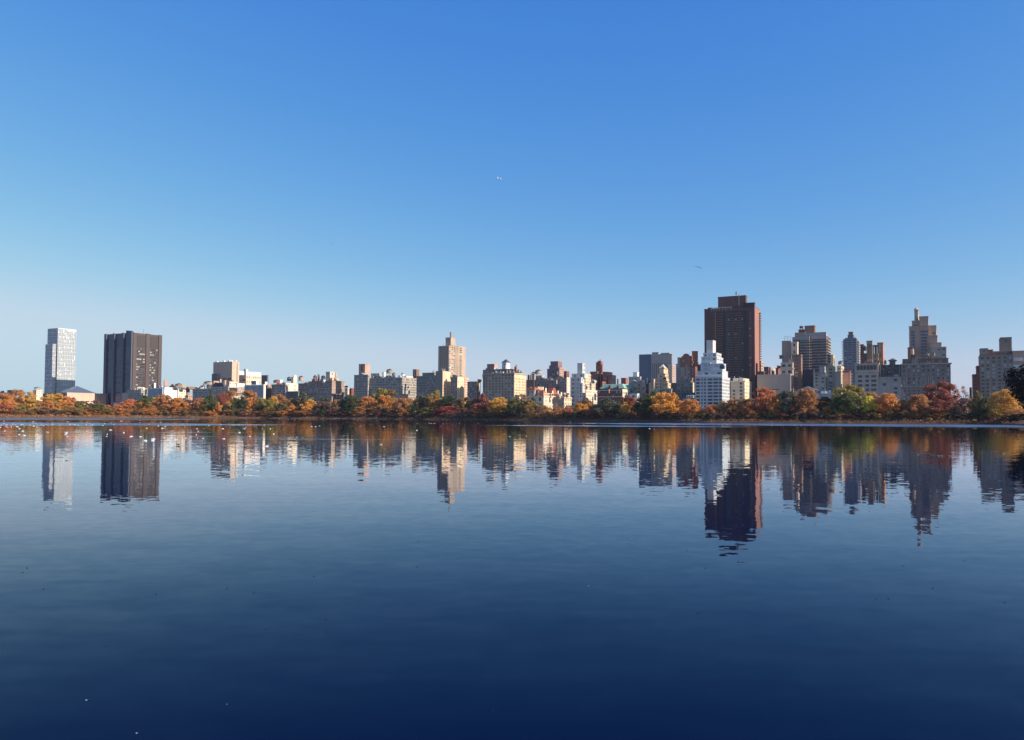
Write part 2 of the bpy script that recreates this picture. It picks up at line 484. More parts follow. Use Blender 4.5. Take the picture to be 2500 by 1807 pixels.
b = Bld('skylight_pavilion', 'low pinkish pavilion with slot windows under a grey glass pyramid skylight', 'building', 1, 850, wall('pink_precast', (0.55, 0.42, 0.35), var=0.06))
d = b.box('wall', 840, 960, 1385, 1105)
u0, u1, v0, v1, z0, z1 = d
m = MB()
for i in range(4):
    y = v0 + (v1 - v0) * (.27 + .175 * i); m.box((u1 + .003, y, z1 - 15.5), (u1 + .15, y + (v1-v0)*.13, z1 - 13.9))
m.build('slot_window', G_DARK, b.root)
m = MB(); m.box((u1 + .01, v0 + (v1-v0)*.25, z1 - 25), (u1 + 1.5, v1, z1 - 19)); m.build('lower_ledge', b.mat, b.root)
sk = MB(); ua, za = on_v(zx(1, 1218), zy(1, 1010), 880)
sk.pyramid((u1 - 34, v0 + 2), (u1 - .5, v1 - 1), z1 + .36, za - GZ, 0.03)
so = sk.build('skylight', plain('skylight_glass', (0.10, 0.12, 0.16), 0.2), b.root)
m = MB(); m.box((u0, v0 - .3, z1 - 5), (u0 + 20, v0 - .01, z1 - 1)); m.build('canopy', DGREY, b.root)
b.box('north_wing', 615, 845, 880, 1118, V=846, mat=DGREY)
b.box('link_block', 1386, 1520, 1530, 1118, V=905, mat=DGREY)
b.done()

# bronze hospital slab -------------------------------------------------------
b = Bld('bronze_tower', 'broad dark bronze steel office tower with ribbed faces, second high-rise from the left', 'tower', 2, 910, BRONZE)
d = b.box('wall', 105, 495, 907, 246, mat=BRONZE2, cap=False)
u0, u1, v0, v1, z0, z1 = d
Wd, Dp = u1 - u0, v1 - v0
for (a, c) in ((0, .075), (.315, .375), (.65, .71), (.95, 1.0)):
    m = MB(); m.box((u0 + Wd*a - .01, v0 - 2.6, z0), (u0 + Wd*c, v0 - .004, z1 + .6)); m.build('rib', wall('blue_rib_steel', (.12, .12, .15), var=.05, rough=.4), b.root)  # west ribs coloured blue to stand for shade
for (a, c) in ((0, .12), (.44, .58), (.88, 1.0)):
    m = MB(); m.box((u1 + .004, v0 + Dp*a, z0), (u1 + 1.6, v0 + Dp*c, z1 + .6)); m.build('rib', BRONZE, b.root)
R = random.Random(3)
m = MB(); m.box((u1 - .5, v0 + .02, z0), (u1 + .002, v1 - .02, z1 - .02)); m.build('sun_tinted_side', wall('sunlit_bay_steel', (.085, .072, .07), var=.05, rough=.5), b.root)  # brown overlay puts the sunlit tone of the bays into colour
LV = wall('louvre_metal', (0.06, 0.055, 0.055), var=.05, rough=.6)
for (a, c) in ((.12, .44), (.58, .88)):
    m = MB(); m.box((u1 + .004, v0 + Dp*(a+.02), z1 - 24.5), (u1 + .5, v0 + Dp*(c-.02), z1 - 3.5)); m.build('louvre_panel', LV, b.root)
    z = z1 - 27
    while z > 6:
        m = MB(); y = v0 + Dp*(a + .02); ye = v0 + Dp*(c - .02)
        while y < ye - 1:
            w = R.uniform(1.5, 4); w = min(w, ye - y); r = R.random()
            m.box((u1 + .004, y, z - 1.7), (u1 + .12, y + w - .12, z), 0 if r < .42 else (1 if r < .8 else 2)); y += w
        m.build('window_row', [G_DARK, G_MID, plain('drawn_blind', (0.45, 0.40, 0.33), .5)], b.root)
        m = MB(); m.box((u1 + .004, v0 + Dp*a, z - 2.5), (u1 + .7, v0 + Dp*c, z - 1.75)); m.build('spandrel', BRONZE, b.root)
        z -= 4.6
for (a, c) in ((.075, .315), (.375, .65), (.71, .95)):
    z = z1 - 27
    while z > 6:
        m = MB(); m.box((u0 + Wd*(a+.01), v0 - .12, z - 1.6), (u0 + Wd*(c-.005), v0 - .004, z)); m.build('window_row', G_MID if R.random() < .5 else G_DARK, b.root)
        z -= 4.6
m = MB(); m.box((u0 + Wd*.7, v0 + 3, z1 + .1), (u0 + Wd*.74, v0 + 6, z1 + 5)); m.box((u0 + Wd*.76, v0 + 3, z1 + .1), (u0 + Wd*.85, v0 + 8, z1 + 4.2)); m.build('rooftop_unit', BRONZE2, b.root)
m = MB(); m.box((u1 - 3, v0 + Dp*.07, z1), (u1 - 1, v0 + Dp*.13, z1 + 1.6)); m.build('rooftop_unit', WHITEP, b.root)
m = MB(); m.tube((u1 - 4, v0 + Dp*.4, z1), (u1 - 4, v0 + Dp*.4, z1 + 9), .35, .3, 6); m.build('mast', METAL, b.root)
b.done()

b = Bld('low_annex', 'low pale grey annex at the foot of the bronze tower', 'building', 2, 850, LIME)
b.box('wall', 215, 330, 345, 1247); b.box('wall', 338, 425, 440, 1112, V=846); b.done()

b = Bld('arcaded_apartment', 'grey brick block with arched upper windows in front of the bronze tower', AB, 2, 840, GREY)
d = b.box('wall', 418, 612, 712, 1066, win=(2.4, 3.4, 1.2, 2.0), faces='WS'); b.beltm(d, 5, mat=LIME)
b.box('penthouse', 545, 560, 610, 1028, 1066, V=846, mat=PALE); b.box('penthouse', 620, 640, 705, 1048, 1066, V=843, mat=PALE)
b.box('penthouse', 632, 640, 662, 1030, 1048, V=848, mat=WHITE); b.clutter(d, 5); b.done()

b = Bld('ribbed_glass_block', 'blue grey ribbed glass block with a white chimney at the bronze tower foot', 'building', 2, 842, BLUEG)
d = b.box('wall', 712, 920, 932, 1040); b.fins(d, 12, .45, .5, mat=FRAMEW)
b.box('chimney', 790, 800, 817, 966, 1040, V=848, mat=WHITE, cap=False); b.box('chimney', 772, 780, 790, 985, 1040, V=849, mat=DRED, cap=False)
b.clutter(d, 3); b.done()

b = Bld('white_clinic', 'bright white blank-walled building with a tank behind, right of the bronze tower', 'building', 2, 845, WHITE)
d = b.box('wall', 922, 946, 1133, 1030); b.belt(d, 1070, .8, mat=LIME); b.windows(d, 3.4, 3.6, 1.1, 1.5, faces='S', top=13)
b.tank(1118, 1184, 970, 1035, V=860); b.done()
b = Bld('gabled_hall', 'stone building with triangular gables behind the bright white clinic', 'building', 2, 900, PINK)
b.box('wall', 1000, 1015, 1110, 1030); b.gable('gable', 1010, 1112, 978, 1028, depth=24, mat=TAN)
b.box('stair_tower', 937, 945, 992, 928, V=905); b.done()
b = Bld('cream_walkup', 'small cream lit building between the white clinic and a brick gable', AB, 2, 846, PALE)
d = b.box('wall', 1130, 1140, 1252, 1062, win=(3.6, 3.8, 1.3, 1.8)); b.tank(1194, 1240, 1042, 1062, mat=DGREY); b.clutter(d, 3); b.done()
b = Bld('gable_house', 'narrow brick house with a pointed gable trimmed in white', 'house', 2, 880, BROWN)
b.box('wall', 1235, 1248, 1307, 1060, win=W1); b.gable('gable', 1240, 1307, 1018, 1060, mat=BROWN, depth=20)
b.box('wall', 1250, 1262, 1352, 1136, V=860, mat=PINK, win=W1); b.done()

# hospital group -------------------------------------------------------------
b = Bld('banded_apartment', 'long shaded grey block with a pale cornice band and a round rooftop tank', AB, 3, 850, GREY)
d = b.box('wall', -78, 245, 305, 815, win=(2.4, 3.4, 1.2, 1.8)); b.beltm(d, 4.5, .9, mat=LIME); b.beltm(d, 1.0, .9, .5, mat=LIME)
b.tank(178, 298, 655, 760, V=880, mat=GREY); b.box('penthouse', 200, 250, 300, 740, 815, V=862, mat=DGREY)
b.box('penthouse', 80, 130, 170, 752, 815, V=858, mat=DGREY); b.box('penthouse', 125, 140, 162, 705, 752, V=862, mat=BROWN)
b.clutter(d, 7); b.done()

b = Bld('concrete_hospital_tower', 'windowless tan concrete tower block with a lit side and a dark vertical groove', 'tower', 3, 960, wall('tan_concrete', (0.50, 0.40, 0.32), var=.06))
d = b.box('wall', 335, 712, 855, 272)
u0, u1, v0, v1, z0, z1 = d; Dp = v1 - v0
m = MB(); m.box((u1 + .004, v0 + Dp*.64, z0), (u1 + .06, v0 + Dp*.76, z1 - 2)); m.build('groove', DGREY, b.root)
for i in range(3):
    x = u0 + (u1-u0) * (.28 + .245*i); m = MB(); m.box((x, v0 - .15, z1 - 31), (x + (u1-u0)*.19, v0 - .004, z1 - 27.5)); m.build('slot_window', G_DARK, b.root)
b.windows((u0 + (u1-u0)*.2, u1, v0, v1, z0, z1), 4.6, 6.6, 1.7, 2.6, faces='W', top=36.5)
for i in range(7):
    m = MB(); m.box((u0 - .1, v0 - .1, z1 - 6 - 4*i), (u1 + .1, v0 - .003, z1 - 5.8 - 4*i)); m.build('joint', GREY, b.root)
b.box('dark_wing', 305, 412, 420, 516, V=955, mat=plain('navy_glass', (.03, .04, .07), .2))
b.clutter(d, 3, [WHITEP]); b.box('lift_overrun', 690, 697, 712, 240, 272, V=966, mat=WHITE, cap=False)
b.box('lift_overrun', 778, 783, 800, 240, 272, V=985, mat=PALE, cap=False); b.done()

b = Bld('long_hospital_wing', 'long cream hospital wing with a white top band beside the windowless tower', 'building', 3, 985, wall('warm_precast', (0.62, 0.50, 0.42), var=.05))
d = b.box('wall', 830, 990, 1292, 545, win=(4.2, 8.0, 1.6, 2.8), faces='S')
b.box('top_storey', 958, 991, 1290, 474, 543, V=985.6, mat=WHITE)
b.box('penthouse', 948, 985, 1032, 422, 470, V=1000, mat=PALE); b.box('penthouse', 830, 850, 942, 462, 530, V=1010, mat=WHITE)
b.windows((d[0], d[1], d[2], d[3], d[4], d[5]), 9, 99, 7, 2.2, faces='W', top=7); b.done()
b = Bld('dark_slab', 'small dark grey slab block right of the long hospital wing', 'building', 3, 940, DGREY)
d = b.box('wall', 1300, 1412, 1420, 545); b.done()

b = Bld('arched_roof_apartment', 'ornate shaded block with arched gables and tall chimneys, its sunlit side cream', AB, 3, 850, wall('mixed_stone', (.44, .38, .33)))
d = b.box('wall', 288, 635, 968, 775, win=(2.5, 3.3, 1.2, 1.9)); b.beltm(d, 7.5, .6, mat=LIME)
b.box('penthouse', 312, 345, 480, 660, 775, V=856, mat=PINK)
m = MB(); u0, u1, v0, v1, z0, z1 = d
for fr in (.27, .52):
    x = u0 + (u1-u0)*fr; m.tube((x, v0 + 1, z1 - .5), (x, v0 + 5, z1 - .5), 7.5, 7.5, 24)
m.build('arched_gable', SLATE, b.root)
for X, Y in ((460, 615), (555, 640)): b.box('chimney', X-8, X+8, X+18, Y, 775, V=858, mat=PINK, cap=False)
b.box('penthouse', 640, 660, 800, 672, 775, V=856, mat=PALE, win=(4, 4, 1.4, 1.6)); b.box('penthouse', 790, 805, 965, 700, 770, V=853, mat=WHITE)
b.box('chimney', 700, 712, 730, 640, 700, V=862, mat=BROWN, cap=False); b.clutter(d, 6); b.done()

b = Bld('striped_glass_block', 'blue grey office block with close white vertical mullions and white roof boxes', 'building', 3, 838, BLUEG)
d = b.box('wall', 965, 1345, 1382, 728, cap=False); b.fins(d, 16, .5, .5, mat=FRAMEW)
m = MB(); m.box((d[1] + .004, d[2], d[4]), (d[1] + .3, d[3], d[5] + .4)); m.build('end_wall', PALE, b.root)
b.box('rooftop_box', 1098, 1175, 1188, 660, 728, V=850, mat=METAL); b.box('rooftop_box', 1180, 1195, 1240, 655, 728, V=848, mat=WHITE)
b.box('rooftop_box', 1362, 1372, 1418, 672, 735, V=870, mat=WHITE); b.done()
b = Bld('pink_parapet_block', 'low pink and dark brick block in the gap right of the striped glass block', 'building', 3, 860, PINK)
d = b.box('wall', 1380, 1425, 1520, 738, win=W1); b.box('wall', 1384, 1490, 1500, 812, V=850, mat=DGREY); b.done()

b = Bld('cornice_apartment', 'dark corniced block with a plain cream lit side and two rooftop tanks', AB, 3, 850, wall('dark_front_stone', (.27, .25, .25)))  # front wall darker than the cream side wing
d = b.box('wall', 1500, 1780, 1795, 728, win=(2.6, 3.4, 1.1, 2.2)); b.beltm(d, .6, 1.0, .8)
b.box('side_wing', 1770, 1784, 2030, 700, V=853, mat=PALE, win=(9, 6.5, 1.6, 1.8), faces='S')
b.tank(1556, 1650, 628, 725, mat=RED); b.box('rooftop_box', 1660, 1670, 1726, 632, 725, V=862, mat=WHITE)
b.tank(1820, 1888, 568, 700, V=866, mat=METAL); b.box('penthouse', 1890, 1940, 2005, 575, 700, V=868, mat=PALE, cap=False)
b.box('chimney', 1940, 1950, 1998, 540, 575, V=868, mat=PALE, cap=False); b.clutter(d, 5); b.done()
b = Bld('shadowed_row', 'low dark blue shaded row tucked between the corniced block and the arcaded one', 'building', 3, 842, DGREY)
d = b.box('wall', 1792, 2030, 2040, 866, win=W3); b.done()

b = Bld('arcaded_corner_apartment', 'large brown block with arched top windows, a white dish and many chimneys on its roof', AB, 4, 850, wall('umber_brick', (.25, .205, .175)))
d = b.box('wall', 232, 600, 610, 705, win=(2.5, 3.2, 1.2, 1.8)); b.beltm(d, 12, .6, mat=LIME)
d2 = b.box('corner_wing', 598, 905, 1160, 655, V=847, win=(3.0, 3.2, 1.3, 1.8), mat=wall('umber_brick', (.25, .205, .175)), faces='W')
b.box('sun_tinted_side', 880, 907, 1165, 700, V=850, mat=wall('sunlit_rose_stone', (.60, .46, .36)), win=(3.0, 3.2, 1.2, 1.7), faces='S')  # sunlight put into the paler rose colour of this side
b.box('upper_side', 880, 908, 1035, 600, 700, V=852, mat=wall('sunlit_rose_stone', (.60, .46, .36)))
b.beltm(d2, 10, .8, mat=LIME); b.beltm(d2, 21, .6, mat=LIME)
b.box('chimney', 966, 975, 1002, 488, 700, V=856, mat=TAN, cap=False)
b.box('penthouse', 784, 865, 962, 476, 655, V=858, mat=wall('pale_grey_brick', (.5, .48, .45)), win=(5, 6, 1.6, 2))
b.tank(250, 328, 550, 700, mat=PINK); b.tank(540, 597, 535, 690, mat=BROWN); b.tank(700, 766, 542, 655, mat=SLATE)
b.box('chimney', 620, 630, 637, 525, 690, V=856, mat=DGREY, cap=False); b.box('penthouse', 505, 560, 660, 625, 700, V=862, mat=RED)
u, z = on_v(zx(4, 775), zy(4, 668), 849); m = MB(); m.tube((u - b.u0, 849 - b.v0 - 2, z - GZ), (u - b.u0 + .8, 849 - b.v0 - 2.8, z - GZ + .3), 2.4, 1.2, 16); m.build('dish', WHITEP, b.root)
b.clutter(d, 6); b.clutter(d2, 4); b.done()
b = Bld('tank_roof_walkups', 'low cream and brick pair with a dark tank, right of the dish-roofed brown block', AB, 4, 860, PALE)
b.box('wall', 1160, 1222, 1250, 802, win=W1); b.box('wall', 1222, 1296, 1352, 806, V=868, mat=DRED); b.tank(1165, 1222, 752, 802, mat=SLATE); b.done()
b = Bld('shaded_terrace', 'low shaded terrace below the sunlit side of the brown block with the dish', 'building', 4, 838, DGREY)
b.box('wall', 922, 1140, 1150, 935, win=W3); b.done()

b = Bld('towered_apartment', 'very long grey block with pale cornices and a square brick tower at its left end', AB, 5, 850, wall('ash_stone', (.28, .27, .25)))
d = b.box('wall', -255, 262, 485, 832, win=(2.6, 3.3, 1.2, 1.7)); b.beltm(d, 11.5, .9, .5, mat=LIME); b.beltm(d, 25, .5, mat=LIME)
d3 = b.box('left_wing', -475, -262, -255, 790, V=846, win=(2.8, 3.3, 1.2, 1.7))
b.gable('gable', -400, -330, 762, 790, V=846, mat=GREY, depth=14)
b.box('roof_tower', -403, -308, -228, 624, 790, V=858, mat=PINK, win=(5, 99, 2, 8), faces='W')
b.box('attic', -215, -90, -80, 770, 832, V=856); b.tank(30, 108, 695, 800, mat=wall('tank_tan', (.4, .33, .25)))
b.box('rooftop_box', -40, -20, 10, 752, 832, V=862, mat=PALE); b.tank(112, 158, 752, 832, mat=METAL); b.tank(250, 297, 757, 832, V=866, mat=WHITE)
b.box('penthouse', 300, 330, 430, 812, 832, V=868, mat=PALE); b.clutter(d, 10, [WHITEP, PALE, METAL, GREY]); b.done()
b = Bld('brick_lift_house', 'square brick roof tower rising behind the long grey block', 'building', 5, 905, BROWN)
b.box('wall', 428, 484, 530, 708, win=(5, 5, 1.5, 2), faces='WS'); b.done()

b = Bld('dark_corner_apartment', 'dark grey block with a cream sunlit end left below the beige tower', AB, 5, 850, wall('charcoal_brick', (.22, .21, .20)))
d = b.box('wall', 486, 800, 805, 806, win=(2.6, 3.3, 1.2, 1.7)); b.beltm(d, 10, .6)
d2 = b.box('corner_wing', 780, 885, 1012, 735, V=848, mat=wall('charcoal_brick', (.22, .21, .20)))
m = MB(); m.box((d2[1] + .01, d2[2] + .2, d2[4]), (d2[1] + .25, d2[3], d2[5] + .3)); m.build('sun_tinted_side', wall('sunlit_warm_stone', (.60, .47, .34)), b.root)  # south slab lightened in colour to stand for sun
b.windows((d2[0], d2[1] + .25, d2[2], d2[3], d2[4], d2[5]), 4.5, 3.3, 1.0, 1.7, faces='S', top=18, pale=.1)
b.box('attic', 575, 760, 770, 758, 806, V=858); b.tank(735, 765, 722, 758, V=860, mat=PALE); b.tank(968, 1010, 645, 715, V=864, mat=WHITE); b.clutter(d2, 4); b.done()

b = Bld('beige_octagon_tower', 'tall beige tower with cut corners and a thin stack on top, centre of the skyline', 'tower', 5, 1120, wall('beige_brick', (.40, .33, .27)))
mt = b.mat
px, py = b.P(985, 340); uC, zT = on_v(px, py, 1120); uL = on_v(b.P(797, 340)[0], py, 1120)[0]; vB = on_u(b.P(1150, 340)[0], py, uC)[0]
b._root(uC, 1120)
def prism(poly, z0, z1, role, mat):
    m = MB(); n = len(poly); m.v = [(x, y, z0) for x, y in poly] + [(x, y, z1) for x, y in poly]
    m.f = [tuple(reversed(range(n))), tuple(range(n, 2*n))] + [(i, (i+1) % n, n + (i+1) % n, n + i) for i in range(n)]; m.m = [0] * (n + 2)
    return m.build(role, mat, b.root)
L = uC - uL; Dp = min(34, vB - 1120); zt = zT - GZ
prism([(-L + 5, 0), (0, 0), (0, Dp - 6), (-5, Dp), (-L + 2, Dp), (-L - 1, Dp - 6), (-L - 1, 6)], 0, zt, 'wall', mt)
prism([(.0, Dp*.55), (4.5, Dp*.55 + 5), (4.5, Dp + 12), (-2, Dp + 16), (-6, Dp - 2)], 0, zt + .8, 'bay', mt)
zs = []; z = zt - 2.5
while z > 10:
    for i in range(4): b.wins.append((z, -L + 8 + i * (L - 10) / 3.4, 0, 0, 2.2, 1.8, 0))
    b.wins.append((z, 0, 2.6, math.pi/2, 3.4, 1.6, b.R.choice((0, 0, 1, 2))))
    for y in (Dp*.30, Dp*.30 + 6.0): b.wins.append((z, 0, y, math.pi/2, 3.0, 1.9, b.R.choice((0, 0, 1, 2))))
    b.wins.append((z, 4.5, Dp*.55 + 11, math.pi/2, 7.0, 1.7, b.R.choice((0, 1, 2))))
    b.wins.append((z, -L - 1, Dp*.4, -math.pi/2, 3, 1.6, 1)); z -= 3.35
b.n = 1
d = b.box('crown_block', 932, 1012, 1085, 216, 338, V=1124); m = MB()
b.box('stack', 998, 1010, 1020, 131, 216, V=1126, mat=BROWN, cap=False); b.pole(895, 318, 345, .3, role='mast'); b.done()

b = Bld('yellow_side_apartment', 'grey block with a bright yellow cream lit side under the beige tower', AB, 5, 852, GREYTAN)
d = b.box('wall', 1012, 1112, 1215, 826, win=W1, faces='W')
m = MB(); m.box((d[1] + .01, d[2] + .2, d[4]), (d[1] + .25, d[3], d[5] + .3)); m.build('sun_tinted_side', wall('sunlit_yellow_stone', (.70, .60, .42)), b.root)  # slab carries the sun on this side in its yellow colour
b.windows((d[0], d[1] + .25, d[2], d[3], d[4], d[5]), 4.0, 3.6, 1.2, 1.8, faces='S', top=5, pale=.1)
b.box('penthouse', 1035, 1060, 1102, 784, 826, V=866, mat=WHITE); b.clutter(d, 3); b.done()
b = Bld('balcony_walkup', 'pinkish building with stacked balconies right of the yellow cream lit side', AB, 5, 935, PINK)
d = b.box('wall', 1200, 1218, 1292, 822); b.bands(d, 3.4, .9, .9, mat=PALE, faces='S'); b.done()
b = Bld('shaded_corner_house', 'low dark building with a slim lit chimney left of the big buff block', AB, 5, 852, wall('dusky_brick', (.22, .19, .18)))
d = b.box('wall', 1268, 1412, 1470, 895, win=W1); b.box('chimney', 1445, 1450, 1463, 920, 1045, V=846, mat=PALE, cap=False)
b.box('penthouse', 1425, 1460, 1485, 862, 895, V=870, mat=DRED); b.box('penthouse', 1410, 1440, 1470, 900, 960, V=848, mat=wall('ochre', (.5, .36, .15))); b.done()

b = Bld('buff_corner_apartment', 'big buff block with a yellow sunlit side and a white hip-roofed house on its roof', AB, 6, 850, wall('buff_brick', (.32, .27, .215)))
d = b.box('wall', 366, 943, 1180, 500, win=(4.0, 3.4, 1.5, 1.9), faces='W'); u0, u1, v0, v1, z0, z1 = d
b.beltm(d, 0.4, 1.6, 1.0, mat=GREY); b.beltm(d, 21, .7, mat=LIME)
m = MB(); m.box((u1 + .01, v0 + .2, z0), (u1 + .25, v1, z1 + .4)); m.build('sun_tinted_side', wall('sunlit_honey_stone', (.64, .52, .36)), b.root)  # lit south face painted as a lighter honey slab
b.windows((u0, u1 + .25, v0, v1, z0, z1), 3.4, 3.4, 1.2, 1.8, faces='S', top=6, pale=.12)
b.hip('mansard_roof', 440, 900, 425, 486, V=856, mat=SLATE, inset=.85, depth=26)
d2 = b.box('roof_house', 700, 790, 862, 285, 430, V=862, mat=WHITE, win=(3.4, 6, 1.2, 2), cap=False)
m = MB(); m.pyramid((d2[0]-.6, d2[2]-.6), (d2[1]+.6, d2[3]+.6), d2[5]+.01, d2[5] + 4.5); m.build('roof', SLATE, b.root)
for X, Y, mm in ((548, 390, PALE), (770, 340, TAN), (985, 332, BROWN), (958, 372, PINK), (1040, 440, TAN)): b.box('chimney', X-10, X, X+12, Y, 480, V=858, mat=mm, cap=False)
b.tank(312, 386, 505, 610, mat=GREY); b.clutter(d, 7, [PALE, PINK, METAL]); b.done()
b = Bld('setback_brick_tower', 'stepped purple brown brick block with a red sunlit edge behind the big buff block', AB, 6, 1080, wall('plum_brick', (.22, .15, .16)))
b.box('wall', 320, 560, 600, 432, win=W1); b.box('tower', 375, 555, 600, 402, 432, V=1084, win=W1); d = b.box('tower', 403, 545, 612, 320, 402, V=1088)
m = MB(); m.box((d[1] + .01, d[2], d[4]), (d[1] + .3, d[3], d[5])); m.build('sun_tinted_side', PINK, b.root); b.done()  # pink slab stands in for sun on the plum brick
b = Bld('stepped_purple_tower', 'dark purple brown stepped tower with a striped pink sunlit side', 'tower', 6, 1180, wall('aubergine_brick', (.16, .125, .15)))
b.box('wall', 1605, 1825, 1965, 415, win=W3, faces='W'); b.box('tower', 1645, 1823, 1900, 347, 415, V=1185, win=W3, faces='W'); d = b.box('tower', 1672, 1822, 1897, 266, 347, V=1190)
b.fins(d, 5, 1.2, .6, mat=PINK, face='S'); b.box('side_wing', 1822, 1850, 1960, 392, 560, V=1176, mat=PINK, win=W3); b.box('annex', 1940, 1990, 2045, 465, 600, V=1150, mat=DRED, win=W3); b.done()
b = Bld('tank_house_apartment', 'grey stepped block with a square pale tank house between buff block and purple tower', AB, 6, 1010, LIME)
b.box('wall', 1300, 1500, 1552, 552, win=W1); b.box('tower', 1300, 1360, 1372, 482, 552, V=1015); b.tank(1370, 1490, 425, 552, V=1012, mat=LIME)
b.box('wall', 1185, 1345, 1360, 640, V=1005, mat=BROWN); b.box('chimney', 1215, 1235, 1248, 532, 640, V=1010, mat=DRED, cap=False); b.box('chimney', 1265, 1272, 1280, 535, 640, V=1010, mat=DRED, cap=False); b.clutter(n=4); b.done()
b = Bld('long_mid_row_apartment', 'long jumbled grey brick row with many chimneys behind the cream mansion', AB, 6, 925, GREYTAN)
d = b.box('wall', 1350, 1790, 1800, 645, win=(3.4, 3.4, 1.3, 1.6)); b.box('wall', 1780, 1990, 2000, 600, V=930, mat=GREY, win=W1)
b.box('tower', 1990, 1998, 2066, 585, V=922, mat=PALE, win=(3.5, 3.8, 1.2, 1.8)); b.box('chimney', 1345, 1352, 1360, 520, 650, V=928, mat=PINK, cap=False)
b.clutter(d, 9, [PINK, PALE, RED, METAL]); b.tank(1790, 1826, 450, 560, V=940, mat=METAL); b.done()
b = Bld('cream_mansion', 'cream stone mansion with a red tiled roof and a balustrade, sunlit above the trees', 'mansion', 6, 846, wall('mansion_stone', (.62, .56, .46)))
d = b.box('wall', 1240, 1535, 1905, 960, win=(7.5, 7.5, 2.6, 4.2), faces='W'); b.beltm(d, 8, .6); b.beltm(d, 21, .8); b.beltm(d, .3, 1.2, .9)
b.windows(d, 4.1, 6.4, 1.3, 3.0, faces='S', top=4, pale=.3)
u0, u1, v0, v1, z0, z1 = d
m = MB(); i = 0
y = v0
while y < v1: m.box((u1 - .5, y, z1 + .36), (u1 + .1, y + .8, z1 + 3.2)); y += 2.2
m.box((u1 - .6, v0, z1 + 3.2), (u1 + .2, v1, z1 + 3.8)); m.build('balustrade', PALE, b.root)
b.hip('tiled_roof', 1425, 1530, 850, 945, V=852, mat=TILE, inset=.5, depth=10); b.hip('tiled_roof', 1590, 1730, 795, 925, V=868, mat=TILE, inset=.5, depth=12)
for X, Y in ((1420, 790), (1512, 775), (1570, 800), (1706, 850), (1815, 850), (1880, 880)): b.box('chimney', X-8, X, X+10, Y, 960, V=862, mat=PALE, cap=False)
b.box('penthouse', 1360, 1420, 1505, 775, 840, V=870, mat=TAN); b.done()
b = Bld('red_mansard_house', 'shaded house with a dark red roof just right of the buff block', 'house', 6, 852, GREY)
d = b.box('wall', 1185, 1352, 1362, 840, win=(4, 4, 1.6, 2.2)); b.hip('tiled_roof', 1188, 1352, 790, 838, mat=TILE, inset=.8, depth=12); b.tank(1262, 1290, 772, 800, mat=WHITEP); b.done()
b = Bld('small_cream_house', 'small cream house half hidden by orange trees right of the cream mansion', 'house', 6, 846, CREAM)
d = b.box('wall', 1900, 1945, 2092, 985, win=(4.4, 4.8, 1.5, 2.2)); b.beltm(d, .3, 1.2, .8); b.box('penthouse', 1910, 1950, 2040, 900, 985, V=870, mat=PALE, win=W1); b.clutter(d, 2); b.done()

b = Bld('white_stepped_apartment', 'white grey stepped block with a tall pale square lift tower', AB, 7, 880, wall('off_white_brick', (.56, .53, .48), var=.06))
b.box('wall', 102, 318, 385, 590, win=(6, 5, 2, 1.8), faces='WS'); b.box('wall', 130, 385, 445, 512, 600, V=886, win=(6, 5, 2, 1.8))
b.box('lift_tower', 242, 342, 397, 305, 515, V=892, win=(3, 5.5, 1.4, 1.6), faces='S')
b.box('side_wing', 318, 400, 512, 520, V=895, win=W1, mat=CREAM); b.box('side_wing', 260, 345, 400, 705, V=874, win=W1); b.box('side_wing', 405, 415, 642, 830, V=868, win=(3.6, 4.2, 1.3, 1.9), mat=PALE)
b.box('side_wing', 490, 525, 605, 690, V=890, win=W1, mat=CREAM); b.clutter(n=4); b.done()
b = Bld('red_brick_towers', 'stepped red brick block with one square brick tower on its roof', AB, 7, 1000, RED)
for a in ((500, 640, 740, 472), (700, 720, 840, 520), (745, 840, 945, 478), (860, 920, 1015, 540)): b.box('wing', *a, V=1000 - len(b.wins) * .002, win=(3.2, 3.2, 1.5, 1.5), mat=RED)
b.box('wing', 730, 745, 815, 668, V=985, mat=RED, win=W3)
b.box('roof_tower', 615, 712, 755, 290, 475, V=1010, mat=RED, win=(6, 7, 1.2, 2), faces='W'); b.pole(640, 270, 300, .5, V=1012); b.clutter(n=4, mats=[RED, DRED]); b.done()
b = Bld('green_roof_mansion', 'red brick mansion with a green copper roof and white stone bands', 'mansion', 7, 846, DRED)
d = b.box('wall', 640, 1140, 1285, 820, win=(4.2, 5.2, 1.6, 2.6), faces='W'); u0, u1, v0, v1, z0, z1 = d
for q in (1.2, 8.5, 15, 20.5): b.beltm(d, q, .7, .25, mat=PALE)
m = MB(); m.box((u1 + .27, v0 + .2, z0), (u1 + .4, v1, z1 - .1)); m.build('sun_tinted_side', wall('sunlit_ivory_stone', (.66, .60, .46)), b.root)  # ivory slab paints the sunlight onto the south side
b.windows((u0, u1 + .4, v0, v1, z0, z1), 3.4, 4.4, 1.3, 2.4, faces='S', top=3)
b.hip('copper_roof', 700, 1180, 720, 812, V=852, mat=COPPER, inset=.72, depth=26)
for X in (885, 1050): b.box('dormer', X-18, X+18, X+24, 745, 812, V=850, mat=DRED, cap=False)
m = MB()
for i in range(8): x = u0 + 3 + i * (u1 - u0 - 6) / 7; m.tube((x, v0 - 1.2, 0), (x, v0 - 1.2, z1 - 21), .5, .45, 8)
m.build('colonnade', PALE, b.root)
b.box('chimney', 868, 875, 885, 820, 900, V=844, mat=PINK, cap=False); b.done()
b = Bld('plain_brick_tower', 'small windowless red brown tower right of the green copper roof', 'building', 7, 960, RED)
b.box('wall', 1117, 1210, 1255, 600); b.pole(1053, 615, 720, 1.2, V=950, mat=DGREY); b.done()
